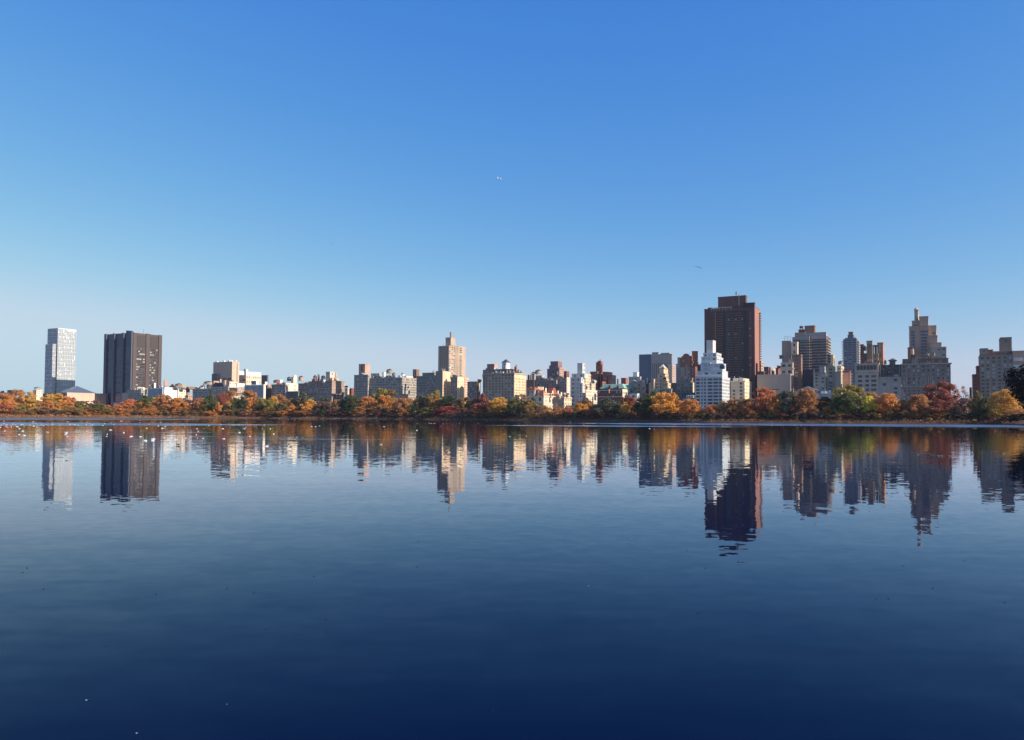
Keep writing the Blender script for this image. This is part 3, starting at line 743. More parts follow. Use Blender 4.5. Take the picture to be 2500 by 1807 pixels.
b = Bld('terraced_grey_apartment', 'grey tan block with white roof terraces, left below the grey slab tower', AB, 7, 880, GREYTAN)
d = b.box('wall', 1270, 1608, 1618, 700, win=(4.2, 3.6, 1.7, 1.8)); b.box('setback', 1268, 1500, 1520, 575, 700, V=890, mat=LIME, win=W1)
b.box('penthouse', 1355, 1438, 1475, 486, 575, V=896, mat=WHITE); b.box('chimney', 1630, 1640, 1655, 600, 710, V=884, mat=PALE, cap=False); b.box('wall', 1610, 1670, 1680, 650, V=886, mat=DRED); b.clutter(d, 5); b.done()
b = Bld('white_garden_house', 'small white house with a glass front in shade above the red tree', 'house', 7, 838, WHITE)
b.box('wall', 1288, 1440, 1480, 915, win=(4.5, 3.8, 3.0, 2.2)); b.done()

b = Bld('grey_slab_tower', 'wide blue grey office slab with pale vertical piers, left of the red brick cluster', 'tower', 8, 1350, wall('slab_grey', (.20, .20, .225), var=.05))
d = b.box('wall', 165, 410, 420, 125, mat=wall('slab_blue', (.135, .15, .19), var=.04)); d = b.box('wall', 412, 822, 838, 118)
u0, u1, v0, v1, z0, z1 = d; d = (u0 + 1, u1 - 7, v0, v1, z0, z1)
PIER = wall('pier_grey', (.36, .34, .33), var=.04)
b.fins(d, 8, 2.2, 1.4, mat=PIER, zt=17)
m = MB(); m.box((u0, v0 - .6, z1 - 16), (u1, v0 - .01, z1 - 1)); m.build('top_band', PIER, b.root)
b.windows((u0, u1, v0, v1, z0, z1), 6.6, 4.0, 3.0, 2.2, faces='W', top=19, pale=0)
b.box('plant_room', 425, 545, 555, 85, 118, V=1360, mat=METAL); b.box('plant_room', 600, 775, 790, 95, 118, V=1362, mat=LIME)
m = MB(); m.box((u1 - 8, v0 - .9, z0), (u1 - 1, v0 - .62, z1 - 17)); m.build('edge_pier', wall('edge_tan', (.50, .43, .36)), b.root); b.done()
b = Bld('church_topped_apartment', 'cream stepped block with a little pyramid-roofed tower, sunlit in front of the grey slab', AB, 8, 858, wall('biscuit_stone', (.60, .49, .34)))
SH = wall('shaded_biscuit_stone', (.33, .28, .23))  # shade put into a darker copy of the biscuit stone
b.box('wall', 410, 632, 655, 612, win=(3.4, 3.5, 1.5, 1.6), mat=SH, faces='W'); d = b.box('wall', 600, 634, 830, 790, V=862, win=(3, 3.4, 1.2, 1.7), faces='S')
b.box('wall', 600, 634, 800, 690, 790, V=866, win=(3, 3.4, 1.2, 1.7), faces='S'); b.box('wall', 600, 640, 765, 615, 690, V=870, win=W1, faces='S')
b.box('tower', 545, 655, 750, 520, 615, V=872, win=(5, 5, 1.8, 2.2)); d = b.box('tower', 572, 642, 742, 408, 520, V=874, win=(2.6, 9, 1.6, 7), faces='W', cap=False)
m = MB(); m.pyramid((d[0]-1, d[2]-1), (d[1]+1, d[3]-3), d[5]+.01, d[5] + 5.5); m.build('pyramid_roof', LIME, b.root)
b.box('roof_ledge', 535, 655, 752, 503, 512, V=870, mat=LIME, cap=False); b.box('chimney', 457, 462, 468, 620, 850, V=855, mat=PALE, cap=False); b.box('wall', 360, 470, 480, 702, V=864, mat=LIME)
b.box('hedge', 640, 660, 700, 590, 615, V=871, mat=wall('roof_plants', (.05, .06, .03))); b.done()
b = Bld('gabled_church', 'grey stone church roof with steep gables behind the big orange tree', 'church', 8, 846, wall('church_stone', (.25, .235, .22)))
b.box('wall', 520, 760, 780, 905); b.gable('nave_roof', 545, 760, 820, 900, mat=wall('church_slate', (.17, .155, .15)), depth=26); b.box('turret', 765, 812, 835, 822, V=842, mat=GREY)
m = MB(); b.tank(770, 830, 800, 835, V=838, mat=wall('verdigris', (.14, .18, .14))); b.done()
b = Bld('pink_slim_tower', 'slim pink brick tower in sun at the right edge of the grey slab', 'tower', 8, 1260, PINK)
d = b.box('wall', 815, 826, 886, 338, win=(3.2, 3.2, 1.2, 1.6), faces='S'); b.done()
b = Bld('red_brick_cluster', 'red brick apartment group with a square tower and dark tanks, left of the white tower', AB, 8, 1000, RED)
d = b.box('wall', 1015, 1225, 1240, 160, win=(3.4, 3.3, 1.6, 1.7)); b.box('lift_tower', 1224, 1310, 1342, 62, 250, V=1004); b.box('wall', 1215, 1290, 1340, 165, V=1006, win=W1)
b.box('slim_tower', 935, 982, 1018, 190, V=1012, mat=PINK); b.box('wing', 905, 975, 985, 318, V=1002, mat=GREY, win=W1); b.box('wing', 990, 1190, 1200, 385, V=992, mat=GREYTAN, win=(4, 3.4, 1.5, 1.5))
b.box('wing', 1192, 1285, 1330, 372, V=990, mat=DRED, win=W1); b.tank(1215, 1258, 245, 330, V=988, mat=DGREY); b.tank(1310, 1358, 268, 350, V=994, mat=DRED)
b.box('pergola', 1045, 1160, 1165, 128, 160, V=1008, mat=METAL, cap=False); b.clutter(d, 2, [DRED]); b.box('wing', 1340, 1400, 1410, 330, V=1015, mat=DRED, win=W1); b.done()
b = Bld('tan_front_apartment', 'tan shaded block with one bright strip of sun, below the red brick group', AB, 8, 880, GREYTAN)
d = b.box('wall', 918, 1238, 1262, 690, win=(3.8, 3.5, 1.5, 1.7)); m = MB(); m.box((d[1] + .01, d[2] + 1, d[4]), (d[1] + .3, d[3], d[5])); m.build('sun_tinted_side', wall('sunlit_lemon_stone', (.66, .62, .42)), b.root)  # strip of sun painted as a pale slab
b.box('setback', 1105, 1230, 1240, 600, 690, V=888, win=W1); b.tank(1030, 1075, 640, 690, mat=METAL); b.clutter(d, 5); b.box('wall', 790, 920, 925, 700, V=905, mat=DGREY); b.done()
b = Bld('mansard_museum', 'dark slate mansard house with pale dormers left of the white stepped tower', 'house', 8, 846, BROWN)
d = b.box('wall', 1040, 1275, 1285, 1000, win=(3, 3.6, 1.3, 1.8), mat=GREY); b.hip('mansard_roof', 1040, 1275, 890, 998, mat=SLATE, inset=.86, depth=14)
for X in (1120, 1150, 1190, 1222, 1250): b.box('dormer', X-7, X+7, X+9, 940, 1000, V=843, mat=WHITE, cap=False)
b.done()
b = Bld('domed_hall', 'low building with a broad dark rounded roof left of the slate mansard house', 'building', 8, 850, DGREY)
d = b.box('wall', 850, 1040, 1050, 1000); u0, u1, v0, v1, z0, z1 = d
m = MB(); m.tube(((u0+u1)/2, v0 + .5, z1 - 4), ((u0+u1)/2, v0 + 24, z1 - 4), (u1-u0)*.5, (u1-u0)*.5, 28); m.build('barrel_roof', wall('lead_roof', (.16, .15, .17)), b.root); b.done()

# tall dark tower ------------------------------------------------------------
b = Bld('dark_brown_tower', 'tallest building, a broad dark brown balconied tower with a red sunlit edge', 'tower', 9, 1010, wall('dark_brown_brick', (.14, .085, .083), var=.08))
DB = b.mat; DB2 = wall('black_brown_brick', (.065, .052, .06), var=.08); SB = wall('sunlit_brown_brick', (.25, .14, .12), var=.08)  # SB: the brown brick lightened in colour to stand for sun
d = b.box('wall', 305, 805, 866, 225, cap=False); u0, u1, v0, v1, z0, z1 = d; Wd = u1 - u0
b.box('left_wing', 232, 307, 312, 256, V=1016); b.box('left_wing', 272, 312, 315, 238, V=1018, cap=False)
d2 = b.box('upper_block', 388, 705, 722, 100, 225, V=1016)
b.box('curved_crown', 676, 802, 812, 182, 230, V=1009, mat=DB2); b.pole(598, 58, 95, 1.0, V=1018, mat=METAL); b.pole(627, 80, 230, .25, V=1006, mat=METAL)
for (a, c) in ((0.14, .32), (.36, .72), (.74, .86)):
    m = MB(); m.box((u0 + Wd*a, v0 - .8, z0), (u0 + Wd*c, v0 - .005, z1 - 4)); m.build('recess_shade_bay', DB2, b.root)  # slabs stand proud; their dark colour stands in for recess shade
for (a, c, step) in ((-.02, .035, 3.05), (.155, .30, 3.05), (.44, .56, 3.05), (.60, .70, 3.05), (.86, .92, 3.05)):
    z = z1 - 8
    while z > 8:
        m = MB(); m.box((u0 + Wd*a, v0 - 2.0, z), (u0 + Wd*c, v0 - .81, z + .95)); m.build('balcony', DB if a > .8 or a < .05 else BROWN, b.root); z -= step
z = z1 - 6
while z > 8:
    m = MB(); m.box((u1 + .05, v0 + (v1 - v0)*.78, z), (u1 + 2.4, v1, z + 1.0)); m.build('balcony', BROWN, b.root)
    for fx in (.11, .38, .42, .58, .73, .9): b.wins.append((z, u0 + Wd*fx, v0 - (.8 if .14 < fx < .86 else 0), 0, 1.8, 1.5, b.R.choice((0, 0, 0, 1)) if b.R.random() > .06 else 2))
    z -= 3.05
m = MB(); m.box((u1 + .004, v0 + .1, z0), (u1 + .2, v1 - 1, z1 - 1)); m.build('sun_tinted_side', SB, b.root)
m = MB()
m.box((u0 - .3, v0 - 1.2, z1 + .2), (u0 + Wd*.5, v0 - .6, z1 + 1.2))
for i in range(8): m.box((u0 + Wd*(.01 + .065*i), v0 - 1.0, z1 - 3), (u0 + Wd*(.01 + .065*i) + .5, v0 - .7, z1 + .2))
m.build('roof_pergola', LIME, b.root)
m = MB(); m.box((u0 + Wd*.1, v0 - .9, z1 - 38), (u0 + Wd*.13, v0 - .006, z1 - 5)); m.build('sunny_pier', SB, b.root)  # pier lightened in colour as if sunlit
b.done()

# white stepped --------------------------------------------------------------
b = Bld('white_stepped_tower', 'bright white brick tower with many setbacks in front of the dark brown tower', 'tower', 9, 846, wall('bright_white_brick', (.56, .555, .55), var=.04))
WW = (6.2, 3.55, 3.6, 1.8)
SUNW = wall('sunlit_white_brick', (.78, .77, .74), var=.03)  # copy of the white brick, lightened in colour for sun
d0 = b.box('wall', 125, 435, 525, 1032); b.windows(d0, 3.1, 3.55, 1.2, 1.7, faces='S', top=2)
z = d0[5] - 2.4
while z > 3:
    for fr_, w_ in ((.11, 3.8), (.26, 1.3), (.37, 2.1), (.56, 4.9), (.77, 4.9), (.94, 2.8)): b.wins.append((z, d0[0] + (d0[1]-d0[0])*fr_, d0[2], 0, w_, 1.9, b.R.choice((0, 0, 0, 1))))
    z -= 3.62
d = b.box('setback', 150, 437, 500, 962, 1032, V=850, win=WW, faces='W'); d = b.box('setback', 300, 439, 478, 880, 962, V=853, win=WW, faces='WS')
b.box('setback', 190, 300, 305, 872, 962, V=856, win=WW, faces='W'); b.box('setback', 198, 372, 446, 802, 880, V=860, win=(4.5, 3.55, 2.4, 1.6)); b.box('setback', 220, 370, 426, 757, 802, V=864, win=(4.5, 3.55, 2.4, 1.6))
b.box('water_tower', 256, 328, 361, 614, 757, V=868, mat=wall('pale_tank_brick', (.55, .56, .56), var=.03))
z = d0[5] - 1.0
u, zz = on_v(zx(9, 415), zy(9, 940), 846); u -= b.u0; zz -= GZ
m = MB(); m.box((u - 3.2, 6.5, zz), (u + 3.2, 6.9, zz + 3), 0); m.tube((u, 6.5, zz + 3), (u, 6.9, zz + 3), 3.2, 3.2, 20, 0)
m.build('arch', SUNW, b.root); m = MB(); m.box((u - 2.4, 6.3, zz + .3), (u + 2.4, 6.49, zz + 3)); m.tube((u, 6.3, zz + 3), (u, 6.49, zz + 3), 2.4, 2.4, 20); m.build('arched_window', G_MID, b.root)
b.done()
b = Bld('small_cream_apartment', 'small cream corner building at the right foot of the white stepped tower', AB, 9, 880, CREAM)
d = b.box('wall', 530, 690, 770, 1078, win=(5.5, 3.9, 2.4, 2.2), faces='W', mat=wall('shaded_cream_stone', (.46, .44, .38))); b.beltm(d, .3, 1.1, .8)  # west wall darkened in colour for shade
m = MB(); m.box((d[1] + .01, d[2] + .2, d[4]), (d[1] + .25, d[3], d[5] + .3)); m.build('sun_tinted_side', wall('sunlit_vanilla_stone', (.70, .63, .45)), b.root)  # south slab given a lighter colour for the sun on it
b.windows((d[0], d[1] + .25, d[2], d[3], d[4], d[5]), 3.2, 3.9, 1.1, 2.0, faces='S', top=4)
b.box('penthouse', 560, 700, 745, 1052, 1078, V=886, mat=PALE, win=W1); b.clutter(d, 5, [PALE, WHITEP]); b.done()
b = Bld('blank_limestone_slab', 'plain blank limestone slab with three dark slots right of the dark brown tower', 'museum', 10, 905, wall('annex_limestone', (.40, .365, .325), var=.04, streak=.03))
d = b.box('wall', -70, 425, 467, 808, cap=False); u0, u1, v0, v1, z0, z1 = d; Wd = u1 - u0
for q in (23.5, 31.5, 39): m = MB(); m.box((u0 + Wd*.365, v0 - .1, z1 - q*.74), (u0 + Wd*.665, v0 - .004, z1 - q*.74 + 1.0)); m.build('slot', G_DARK, b.root)
m = MB()
for i in range(1, 12): m.box((u0, v0 - .03, z1 - 3.2*i), (u1, v0 - .003, z1 - 3.2*i + .07))
m.build('joint', GREY, b.root)
m = MB(); m.box((u1 + .004, v0 + 3, 0), (u1 + .06, v0 + (v1-v0)*.5, z1 - 14)); m.build('slot', G_DARK, b.root); b.done()
b = Bld('low_gable_hall', 'low pale gabled roof between the limestone slab and the balconied tower', 'building', 10, 846, LIME)
d = b.box('wall', 480, 820, 840, 1060); b.gable('roof', 515, 825, 993, 1058, mat=wall('pale_roof', (.42, .43, .45)), depth=24); b.done()
b = Bld('flat_roof_gallery', 'low flat-roofed pale grey gallery under the balconied tower, half behind green trees', 'building', 10, 840, LIME)
d = b.box('wall', 790, 1085, 1100, 1100, mat=wall('lilac_grey', (.36, .36, .40))); b.clutter(d, 4, [WHITEP, METAL]); b.done()
b = Bld('brick_skyline_row', 'far row of small brick rooftops seen over the limestone slab', AB, 10, 1000, DRED)
d = b.box('wall', 30, 95, 100, 705, win=W1); b.box('wall', 98, 132, 200, 712, V=1004, mat=LIME); d = b.box('wall', 205, 240, 285, 722, V=1008); b.box('wall', -35, -10, 20, 620, V=1015, mat=wall('ochre_brick', (.45, .33, .2)), win=W1)
b.box('wall', -60, 30, 210, 775, V=996, mat=BROWN, win=W1); b.clutter(d, 3); b.done()

b = Bld('windowless_brown_slab', 'slim windowless taupe slab with a metal frame on top, left of the balconied tower', 'tower', 10, 930, wall('taupe_brick', (.25, .215, .19), var=.05))
d = b.box('wall', 296, 428, 432, 318); b.box('side_box', 258, 292, 296, 533, 582, V=928, mat=DGREY)
m = MB(); u0, u1, v0, v1, z0, z1 = d
for f in (.28, .62, .98): m.tube((u0 + (u1-u0)*f, v0 + 1, z1), (u0 + (u1-u0)*f, v0 + 1, z1 + 5.5), .15, .15, 5)
m.box((u0 + (u1-u0)*.28, v0 + .9, z1 + 5.3), (u1, v0 + 1.1, z1 + 5.5)); m.box((u0 + (u1-u0)*.28, v0 + .9, z1 + 3.3), (u1, v0 + 1.1, z1 + 3.5)); m.build('roof_frame', METAL, b.root)
d = b.box('lower_block', 280, 455, 478, 640, V=915, mat=LIME, win=(5, 7, 3.4, 3.0), faces='W'); b.box('lower_block', 390, 450, 465, 585, 640, V=920, mat=GREYTAN, win=W1); b.beltm(d, 6.5, 1.0, .8, mat=LIME); b.done()
b = Bld('cream_stepped_wing', 'pale stepped block with square windows tucked between taupe slab and balconied tower', AB, 10, 925, wall('oat_brick', (.52, .46, .40)))
d = b.box('wall', 434, 524, 542, 332, 530, win=(3.4, 8, 1.7, 3.4), faces='W'); b.box('lower_wall', 440, 580, 600, 520, V=921, mat=BROWN, win=(5, 3.5, 3, 1.6)); 
for q in range(8):
    m = MB(); m.box((3 - 30, -4.5, 20 + 7*q), (-2, -4.2, 21 + 7*q)); 
b.done()

b = Bld('balconied_tower', 'large dark tower striped with white balcony bands and topped by dark roof blocks', 'tower', 10, 960, wall('balcony_dark_brick', (.13, .115, .12)))
WB = wall('balcony_white', (.34, .30, .28), var=.05); SBB = wall('balcony_sunny', (.55, .48, .42), var=.04)  # SBB: balcony bands of the sunny face, lightened in colour
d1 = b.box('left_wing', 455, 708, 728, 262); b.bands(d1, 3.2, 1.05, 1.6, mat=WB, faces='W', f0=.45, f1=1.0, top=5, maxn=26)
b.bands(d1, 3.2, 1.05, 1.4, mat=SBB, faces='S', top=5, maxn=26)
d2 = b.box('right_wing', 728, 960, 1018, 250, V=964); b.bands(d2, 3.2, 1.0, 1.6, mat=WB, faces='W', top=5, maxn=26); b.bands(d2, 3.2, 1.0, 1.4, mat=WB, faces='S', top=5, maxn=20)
m = MB(); m.box((d1[0], d1[2] - 1.9, d1[5] - 3.2), (d1[1], d1[2] - .005, d1[5] + .6)); m.build('top_band', WB, b.root)
m = MB(); m.box((d2[0], d2[2] - 1.9, d2[5] - 3.0), (d2[1], d2[2] - .005, d2[5] + .6)); m.build('top_band', wall('balcony_pink', (.40, .33, .33)), b.root)
dl = b.box('lower_mass', 484, 768, 778, 742, V=944, mat=wall('shadow_tinted_blue_brick', (.085, .085, .11), var=.06)); b.bands(dl, 3.2, .8, .8, mat=GREYTAN, faces='W', f0=0.0, f1=.38, top=6, maxn=14)  # shadow painted into the dark blue colour of this mass
b.box('setback', 488, 640, 660, 195, 262, V=968, mat=GREYTAN); b.box('setback', 640, 950, 970, 190, 250, V=969, mat=WB)
b.box('roof_block', 634, 780, 803, 92, 190, V=972, mat=BROWN); b.box('roof_block', 543, 620, 632, 150, 195, V=973, mat=DRED); b.tank(556, 616, 92, 150, V=973, mat=DRED)
b.windows(d2, 4.2, 3.2, 2.6, 1.6, faces='W', top=4.2, pale=.08); b.windows(d1, 4.2, 3.2, 2.2, 1.6, faces='W', top=4.2, pale=.08); b.done()
b = Bld('sloping_terrace_block', 'mid-height grey green block with planted terraces right of the balconied tower', AB, 10, 866, wall('olive_grey_brick', (.26, .26, .235)))
d = b.box('wall', 762, 948, 955, 790, win=(4, 3.4, 2.2, 1.6)); d = b.box('wall', 945, 1088, 1100, 705, V=869, win=(4.6, 3.4, 3.0, 1.7)); b.box('wall', 1085, 1170, 1192, 775, V=864, mat=wall('sage_brick', (.30, .29, .25)))
b.box('setback', 850, 930, 960, 700, 790, V=880, mat=LIME, win=W1); b.box('side_tower', 1022, 1055, 1082, 528, 705, V=910, mat=wall('olive_yellow_brick', (.50, .44, .27))); b.clutter(d, 4); b.done()
b = Bld('domed_tank_apartment', 'narrow sunlit cream block topped by a round domed tank right of the terraces', AB, 10, 890, CREAM)
d = b.box('wall', 1110, 1175, 1222, 692, win=W1); b.tank(1127, 1205, 608, 692, V=890, mat=wall('grey_tank', (.30, .28, .27)))
b.box('lower_side', 1120, 1165, 1200, 780, V=880, mat=PALE, win=W1); b.done()
b = Bld('striped_brick_block', 'low red brick block with bright lit vertical strips below the blue grey slim tower', AB, 10, 900, DRED)
d = b.box('wall', 1200, 1300, 1345, 760, win=W3); u0, u1, v0, v1, z0, z1 = d
b.fins(d, 5, 1.4, 1.2, mat=PINK, zt=2); b.done()  # pink fins carry the sunlit strips in their colour

b = Bld('slim_balcony_tower', 'slim blue grey tower with saw-tooth balconies down both edges', 'tower', 11, 1330, wall('steel_blue_brick', (.17, .175, .22), var=.05))
d = b.box('wall', 112, 312, 345, 290, win=(5, 3.2, 3.6, 1.5), faces='W'); u0, u1, v0, v1, z0, z1 = d
z = z1 - 4
while z > 12:
    m = MB(); m.box((u0 - 2.2, v0, z), (u0 - .004, v0 + 6, z + 1.1)); m.build('balcony', WB, b.root)
    m = MB(); m.box((u1 + .004, v0 + 3, z), (u1 + 2.4, v1 - 2, z + 1.1)); m.build('balcony', WB, b.root)
    m = MB(); m.box((u0, v0 - .5, z), (u1, v0 - .12, z + .8)); m.build('spandrel', wall('spandrel_grey', (.24, .24, .28)), b.root); z -= 3.7
b.box('crown', 138, 300, 318, 272, 290, V=1334); b.box('lift_tower', 178, 262, 280, 232, 272, V=1338, mat=DGREY); b.box('lift_tower', 190, 256, 262, 185, 232, V=1342, mat=BROWN); b.done()

b = Bld('dark_chimney_cluster', 'dark brown group of stacks, tanks and open roof frames above the pale limestone fronts', AB, 11, 925, BROWN)
b.box('wall', 365, 466, 470, 505, win=W1, mat=DRED); b.box('tower', 366, 414, 420, 372, 505, V=930, mat=DRED); b.tank(400, 465, 385, 500, V=922, mat=SLATE)
d = b.box('tower', 462, 540, 546, 328, V=918, mat=wall('umber_slab', (.19, .15, .12))); b.box('tower_cap', 458, 542, 548, 318, 368, V=916, mat=GREYTAN)
b.box('wall', 545, 632, 638, 510, V=922, mat=wall('moss_brick', (.24, .235, .19)), win=(3.6, 4.5, 1.8, 2.4)); b.box('ledge', 462, 545, 548, 590, 625, V=914, mat=TAN, cap=False)
m = MB(); u, z = on_v(zx(11, 550), zy(11, 400), 926); ur, _ = on_v(zx(11, 625), zy(11, 400), 926); zb = on_v(zx(11, 550), zy(11, 505), 926)[1]
for f in (0, .45, .6, 1): m.box((u - b.u0 + (ur-u)*f - .7, 3, zb - GZ), (u - b.u0 + (ur-u)*f + .7, 6, z - GZ))
m.box((u - b.u0 - 1, 2.8, z - GZ), (ur - b.u0 + 1, 6.2, z - GZ + 1.6)); m.build('open_frame', DGREY, b.root)
b.box('tower', 618, 700, 722, 345, V=930, mat=wall('clay_brick', (.32, .20, .15)), win=(3, 5, 1.2, 2.4), faces='W'); b.box('side_box', 722, 750, 755, 605, 660, V=928, mat=DGREY); b.done()

b = Bld('limestone_gallery_apartment', 'grey limestone front with a row of dark loggia openings under its roof', AB, 11, 846, LIME)
d = b.box('wall', 285, 634, 646, 650); u0, u1, v0, v1, z0, z1 = d
for i in range(6):
    x = u0 + (u1 - u0) * (.14 + .143 * i); m = MB(); m.box((x - 1.3, v0 - .12, z1 - 6.2), (x + 1.3, v0 - .004, z1 - 1.8)); m.build('loggia_opening', G_DARK, b.root)
b.beltm(d, 8, .7, .6); b.beltm(d, .2, .9, .7)
for r in range(9):
    z = z1 - 12.5 - r * 4.35
    for c, w in ((.22, 3.6), (.52, 3.0), (.8, 4.4)):
        b.wins.append((z, u0 + (u1-u0)*c, v0, 0, w, 2.3, b.R.choice((0, 0, 1))))
b.done()
b = Bld('mansard_limestone_apartment', 'grey stone front with a slate mansard of tall bays and a hip-roofed tank house', AB, 11, 846, wall('cool_limestone', (.36, .35, .34), var=.06))
d = b.box('wall', 640, 972, 985, 855, win=(6.8, 4.0, 3.0, 2.3), faces='W'); u0, u1, v0, v1, z0, z1 = d; b.beltm(d, .3, 1.0, .9); b.beltm(d, 4.5, .5, .4)
d2 = b.box('mansard_roof', 645, 965, 980, 672, 855, V=849, mat=SLATE)
for i in range(3):
    x = d2[0] + (d2[1]-d2[0]) * (.2 + .3*i)
    for s_ in (-2.8, 2.8): m = MB(); m.box((x + s_ - .25, d2[2] - .9, d2[4]), (x + s_ + .25, d2[2] - .01, d2[5] - .3)); m.build('bay_pier', LIME, b.root)
    for q in range(4): b.wins.append((d2[5] - 3 - 3.6*q, x, d2[2] - .15, 0, 3.6, 1.9, b.R.choice((0, 0, 1, 2))))
for X in (640, 1000): b.box('chimney', X-12, X+8, X+12, 610, 855, V=856, mat=DRED, cap=False)
b.box('tank_house', 797, 882, 890, 610, 672, V=862, mat=DGREY); b.hip('tank_roof', 785, 895, 572, 608, V=861, mat=SLATE, inset=.1, depth=15); b.done()

b = Bld('long_dark_apartment', 'broad dark stone block with quoined corners and pale window columns near its roof', AB, 12, 846, wall('night_stone', (.20, .17, .165), var=.08))
d = b.box('wall', 112, 744, 750, 775, win=(4.0, 3.8, 1.5, 2.0), faces='W'); u0, u1, v0, v1, z0, z1 = d
b.beltm(d, .3, 1.1, 1.0, mat=GREY); b.beltm(d, 21.5, .6, .5, mat=LIME); b.beltm(d, 10, .4, .3, mat=GREY)
Rr = random.Random(5)
for f in (.05, .1, .3, .33, .38, .42, .46, .50, .55, .59, .63, .82, .88):
    m = MB(); m.box((u0 + (u1-u0)*f - .3, v0 - .45, z1 - 21), (u0 + (u1-u0)*f + .3, v0 - .2, z1 - 12.5)); m.build('column', LIME, b.root)
q = MB(); z = z1 - 26
while z > 4:
    q.box((u0 - .25, v0 - .25, z), (u0 + 2.0, v0 - .01, z + 1.2)); z -= 2.4
q.build('quoins', LIME, b.root)
b.box('attic', 125, 714, 720, 712, 775, V=852, mat=wall('attic_brown', (.15, .13, .125)))
for X in (300, 420, 500, 610, 680): b.box('chimney', X-8, X+8, X+10, 690, 775, V=851, mat=BROWN, cap=False)
b.tank(402, 470, 640, 720, V=856, mat=METAL); b.tank(505, 545, 630, 712, V=854, mat=wall('moss_tank', (.2, .19, .13))); b.clutter(d, 8, [DGREY, BROWN, METAL]); b.done()
b = Bld('tiered_glass_tower', 'tall taupe tower with blue window strips, stepping down rightwards behind the broad dark block', 'tower', 12, 960, wall('taupe_tower_brick', (.30, .25, .215), var=.05))
BW = plain('blue_strip_glass', (.075, .10, .15), .15)
def strip(d, f0, f1, ztop=1.5):
    u0, u1, v0, v1, z0, z1 = d; z = z1 - ztop
    m = MB(); m.box((u0 + (u1-u0)*f0, v0 - .2, z0), (u0 + (u1-u0)*f1, v0 - .004, z1 - ztop)); m.build('window_strip', BW, b.root)
    while z > max(z0, 20):
        m = MB(); m.box((u0 + (u1-u0)*f0, v0 - .34, z - 1.1), (u0 + (u1-u0)*f1, v0 - .21, z)); m.build('spandrel', GREYTAN, b.root); z -= 3.3
d = b.box('left_shaft', 207, 465, 470, 293); strip(d, .10, .27, 4); strip(d, .58, .95, 4)
d = b.box('right_shaft', 462, 558, 592, 290, V=966); strip(d, .5, .85, 6)
b.box('step', 438, 572, 576, 420, V=955); b.box('step', 470, 624, 627, 511, V=952, mat=wall('sand_brick', (.36, .31, .25))); b.box('step', 500, 686, 690, 566, V=949, mat=GREY, win=(4, 6, 2.4, 1.6))
b.box('crown', 245, 335, 345, 228, 293, V=968); b.box('crown', 338, 455, 460, 172, 290, V=966); d = b.box('spire_block', 276, 322, 363, 85, 225, V=972, mat=wall('spire_grey', (.34, .32, .30)))
m = MB(); m.tube(((d[0]+d[1])/2, d[2]+2, d[5]), ((d[0]+d[1])/2, d[2]+2, d[5]+2.6), 2.6, .8, 10); m.build('dome', LIME, b.root)
m = MB(); m.tube((d[0] + 1, 2, d[4] - 9), (d[0] + 1, 6, d[4] - 9), 3.4, 3.4, 20); m.build('arched_pediment', DGREY, b.root)
b.box('tank_house', 190, 232, 240, 575, 715, V=948, mat=BROWN); b.tank(226, 272, 560, 715, V=940, mat=wall('tank_sand', (.42, .37, .30))); b.done()

b = Bld('right_end_apartment', 'big dark taupe block with balconies and a square roof tower at the right end', AB, 13, 850, wall('dark_taupe_brick', (.23, .20, .185), var=.08))
d = b.box('wall', 450, 1150, 1160, 412, win=(4.2, 3.4, 2.0, 1.8), faces='W', depth=30); b.bands(d, 3.4, .8, 1.2, mat=wall('band_grey', (.27, .25, .24)), faces='W', f0=.04, f1=.2, top=22, maxn=14)
b.bands(d, 6.8, .6, .8, mat=wall('band_grey', (.27, .25, .24)), faces='W', f0=.5, f1=1, top=12, maxn=8, role='ledge')
m = MB(); m.box((d[0] + (d[1]-d[0])*.2, d[2] - 1.0, d[4]), (d[0] + (d[1]-d[0])*.24, d[2] - .005, d[5] - 22)); m.build('pier', TAN, b.root)
b.box('upper_wing', 460, 580, 585, 322, 412, V=854, win=W1, depth=20); b.box('upper_wing', 580, 655, 660, 342, 412, V=857, mat=BROWN, depth=20); b.box('upper_wing', 655, 960, 970, 362, 412, V=860, depth=20)
b.box('roof_tower', 772, 944, 950, 150, 362, V=864, mat=wall('tower_taupe', (.20, .17, .15)), depth=24, win=(10, 10, 1.8, 3))
d5 = b.box('far_wing', 960, 1500, 1510, 348, V=848, mat=PINK, depth=24); b.bands(d5, 6.5, 3.0, 1.5, mat=wall('white_balcony', (.7, .66, .6)), faces='W', f0=.02, f1=.3, top=9, maxn=4)
b.box('left_step', 405, 460, 465, 592, V=852, mat=DRED, depth=24); d6 = b.box('left_step', 345, 405, 410, 722, V=854, mat=DRED, depth=24); b.bands(d6, 3.3, .9, 1.5, faces='W', top=5, mat=BROWN, maxn=8)
b.tank(405, 440, 590, 625, mat=SLATE); b.box('far_left_house', 295, 330, 335, 920, V=870, mat=DRED); b.clutter(d, 8, [DGREY, BROWN]); b.done()
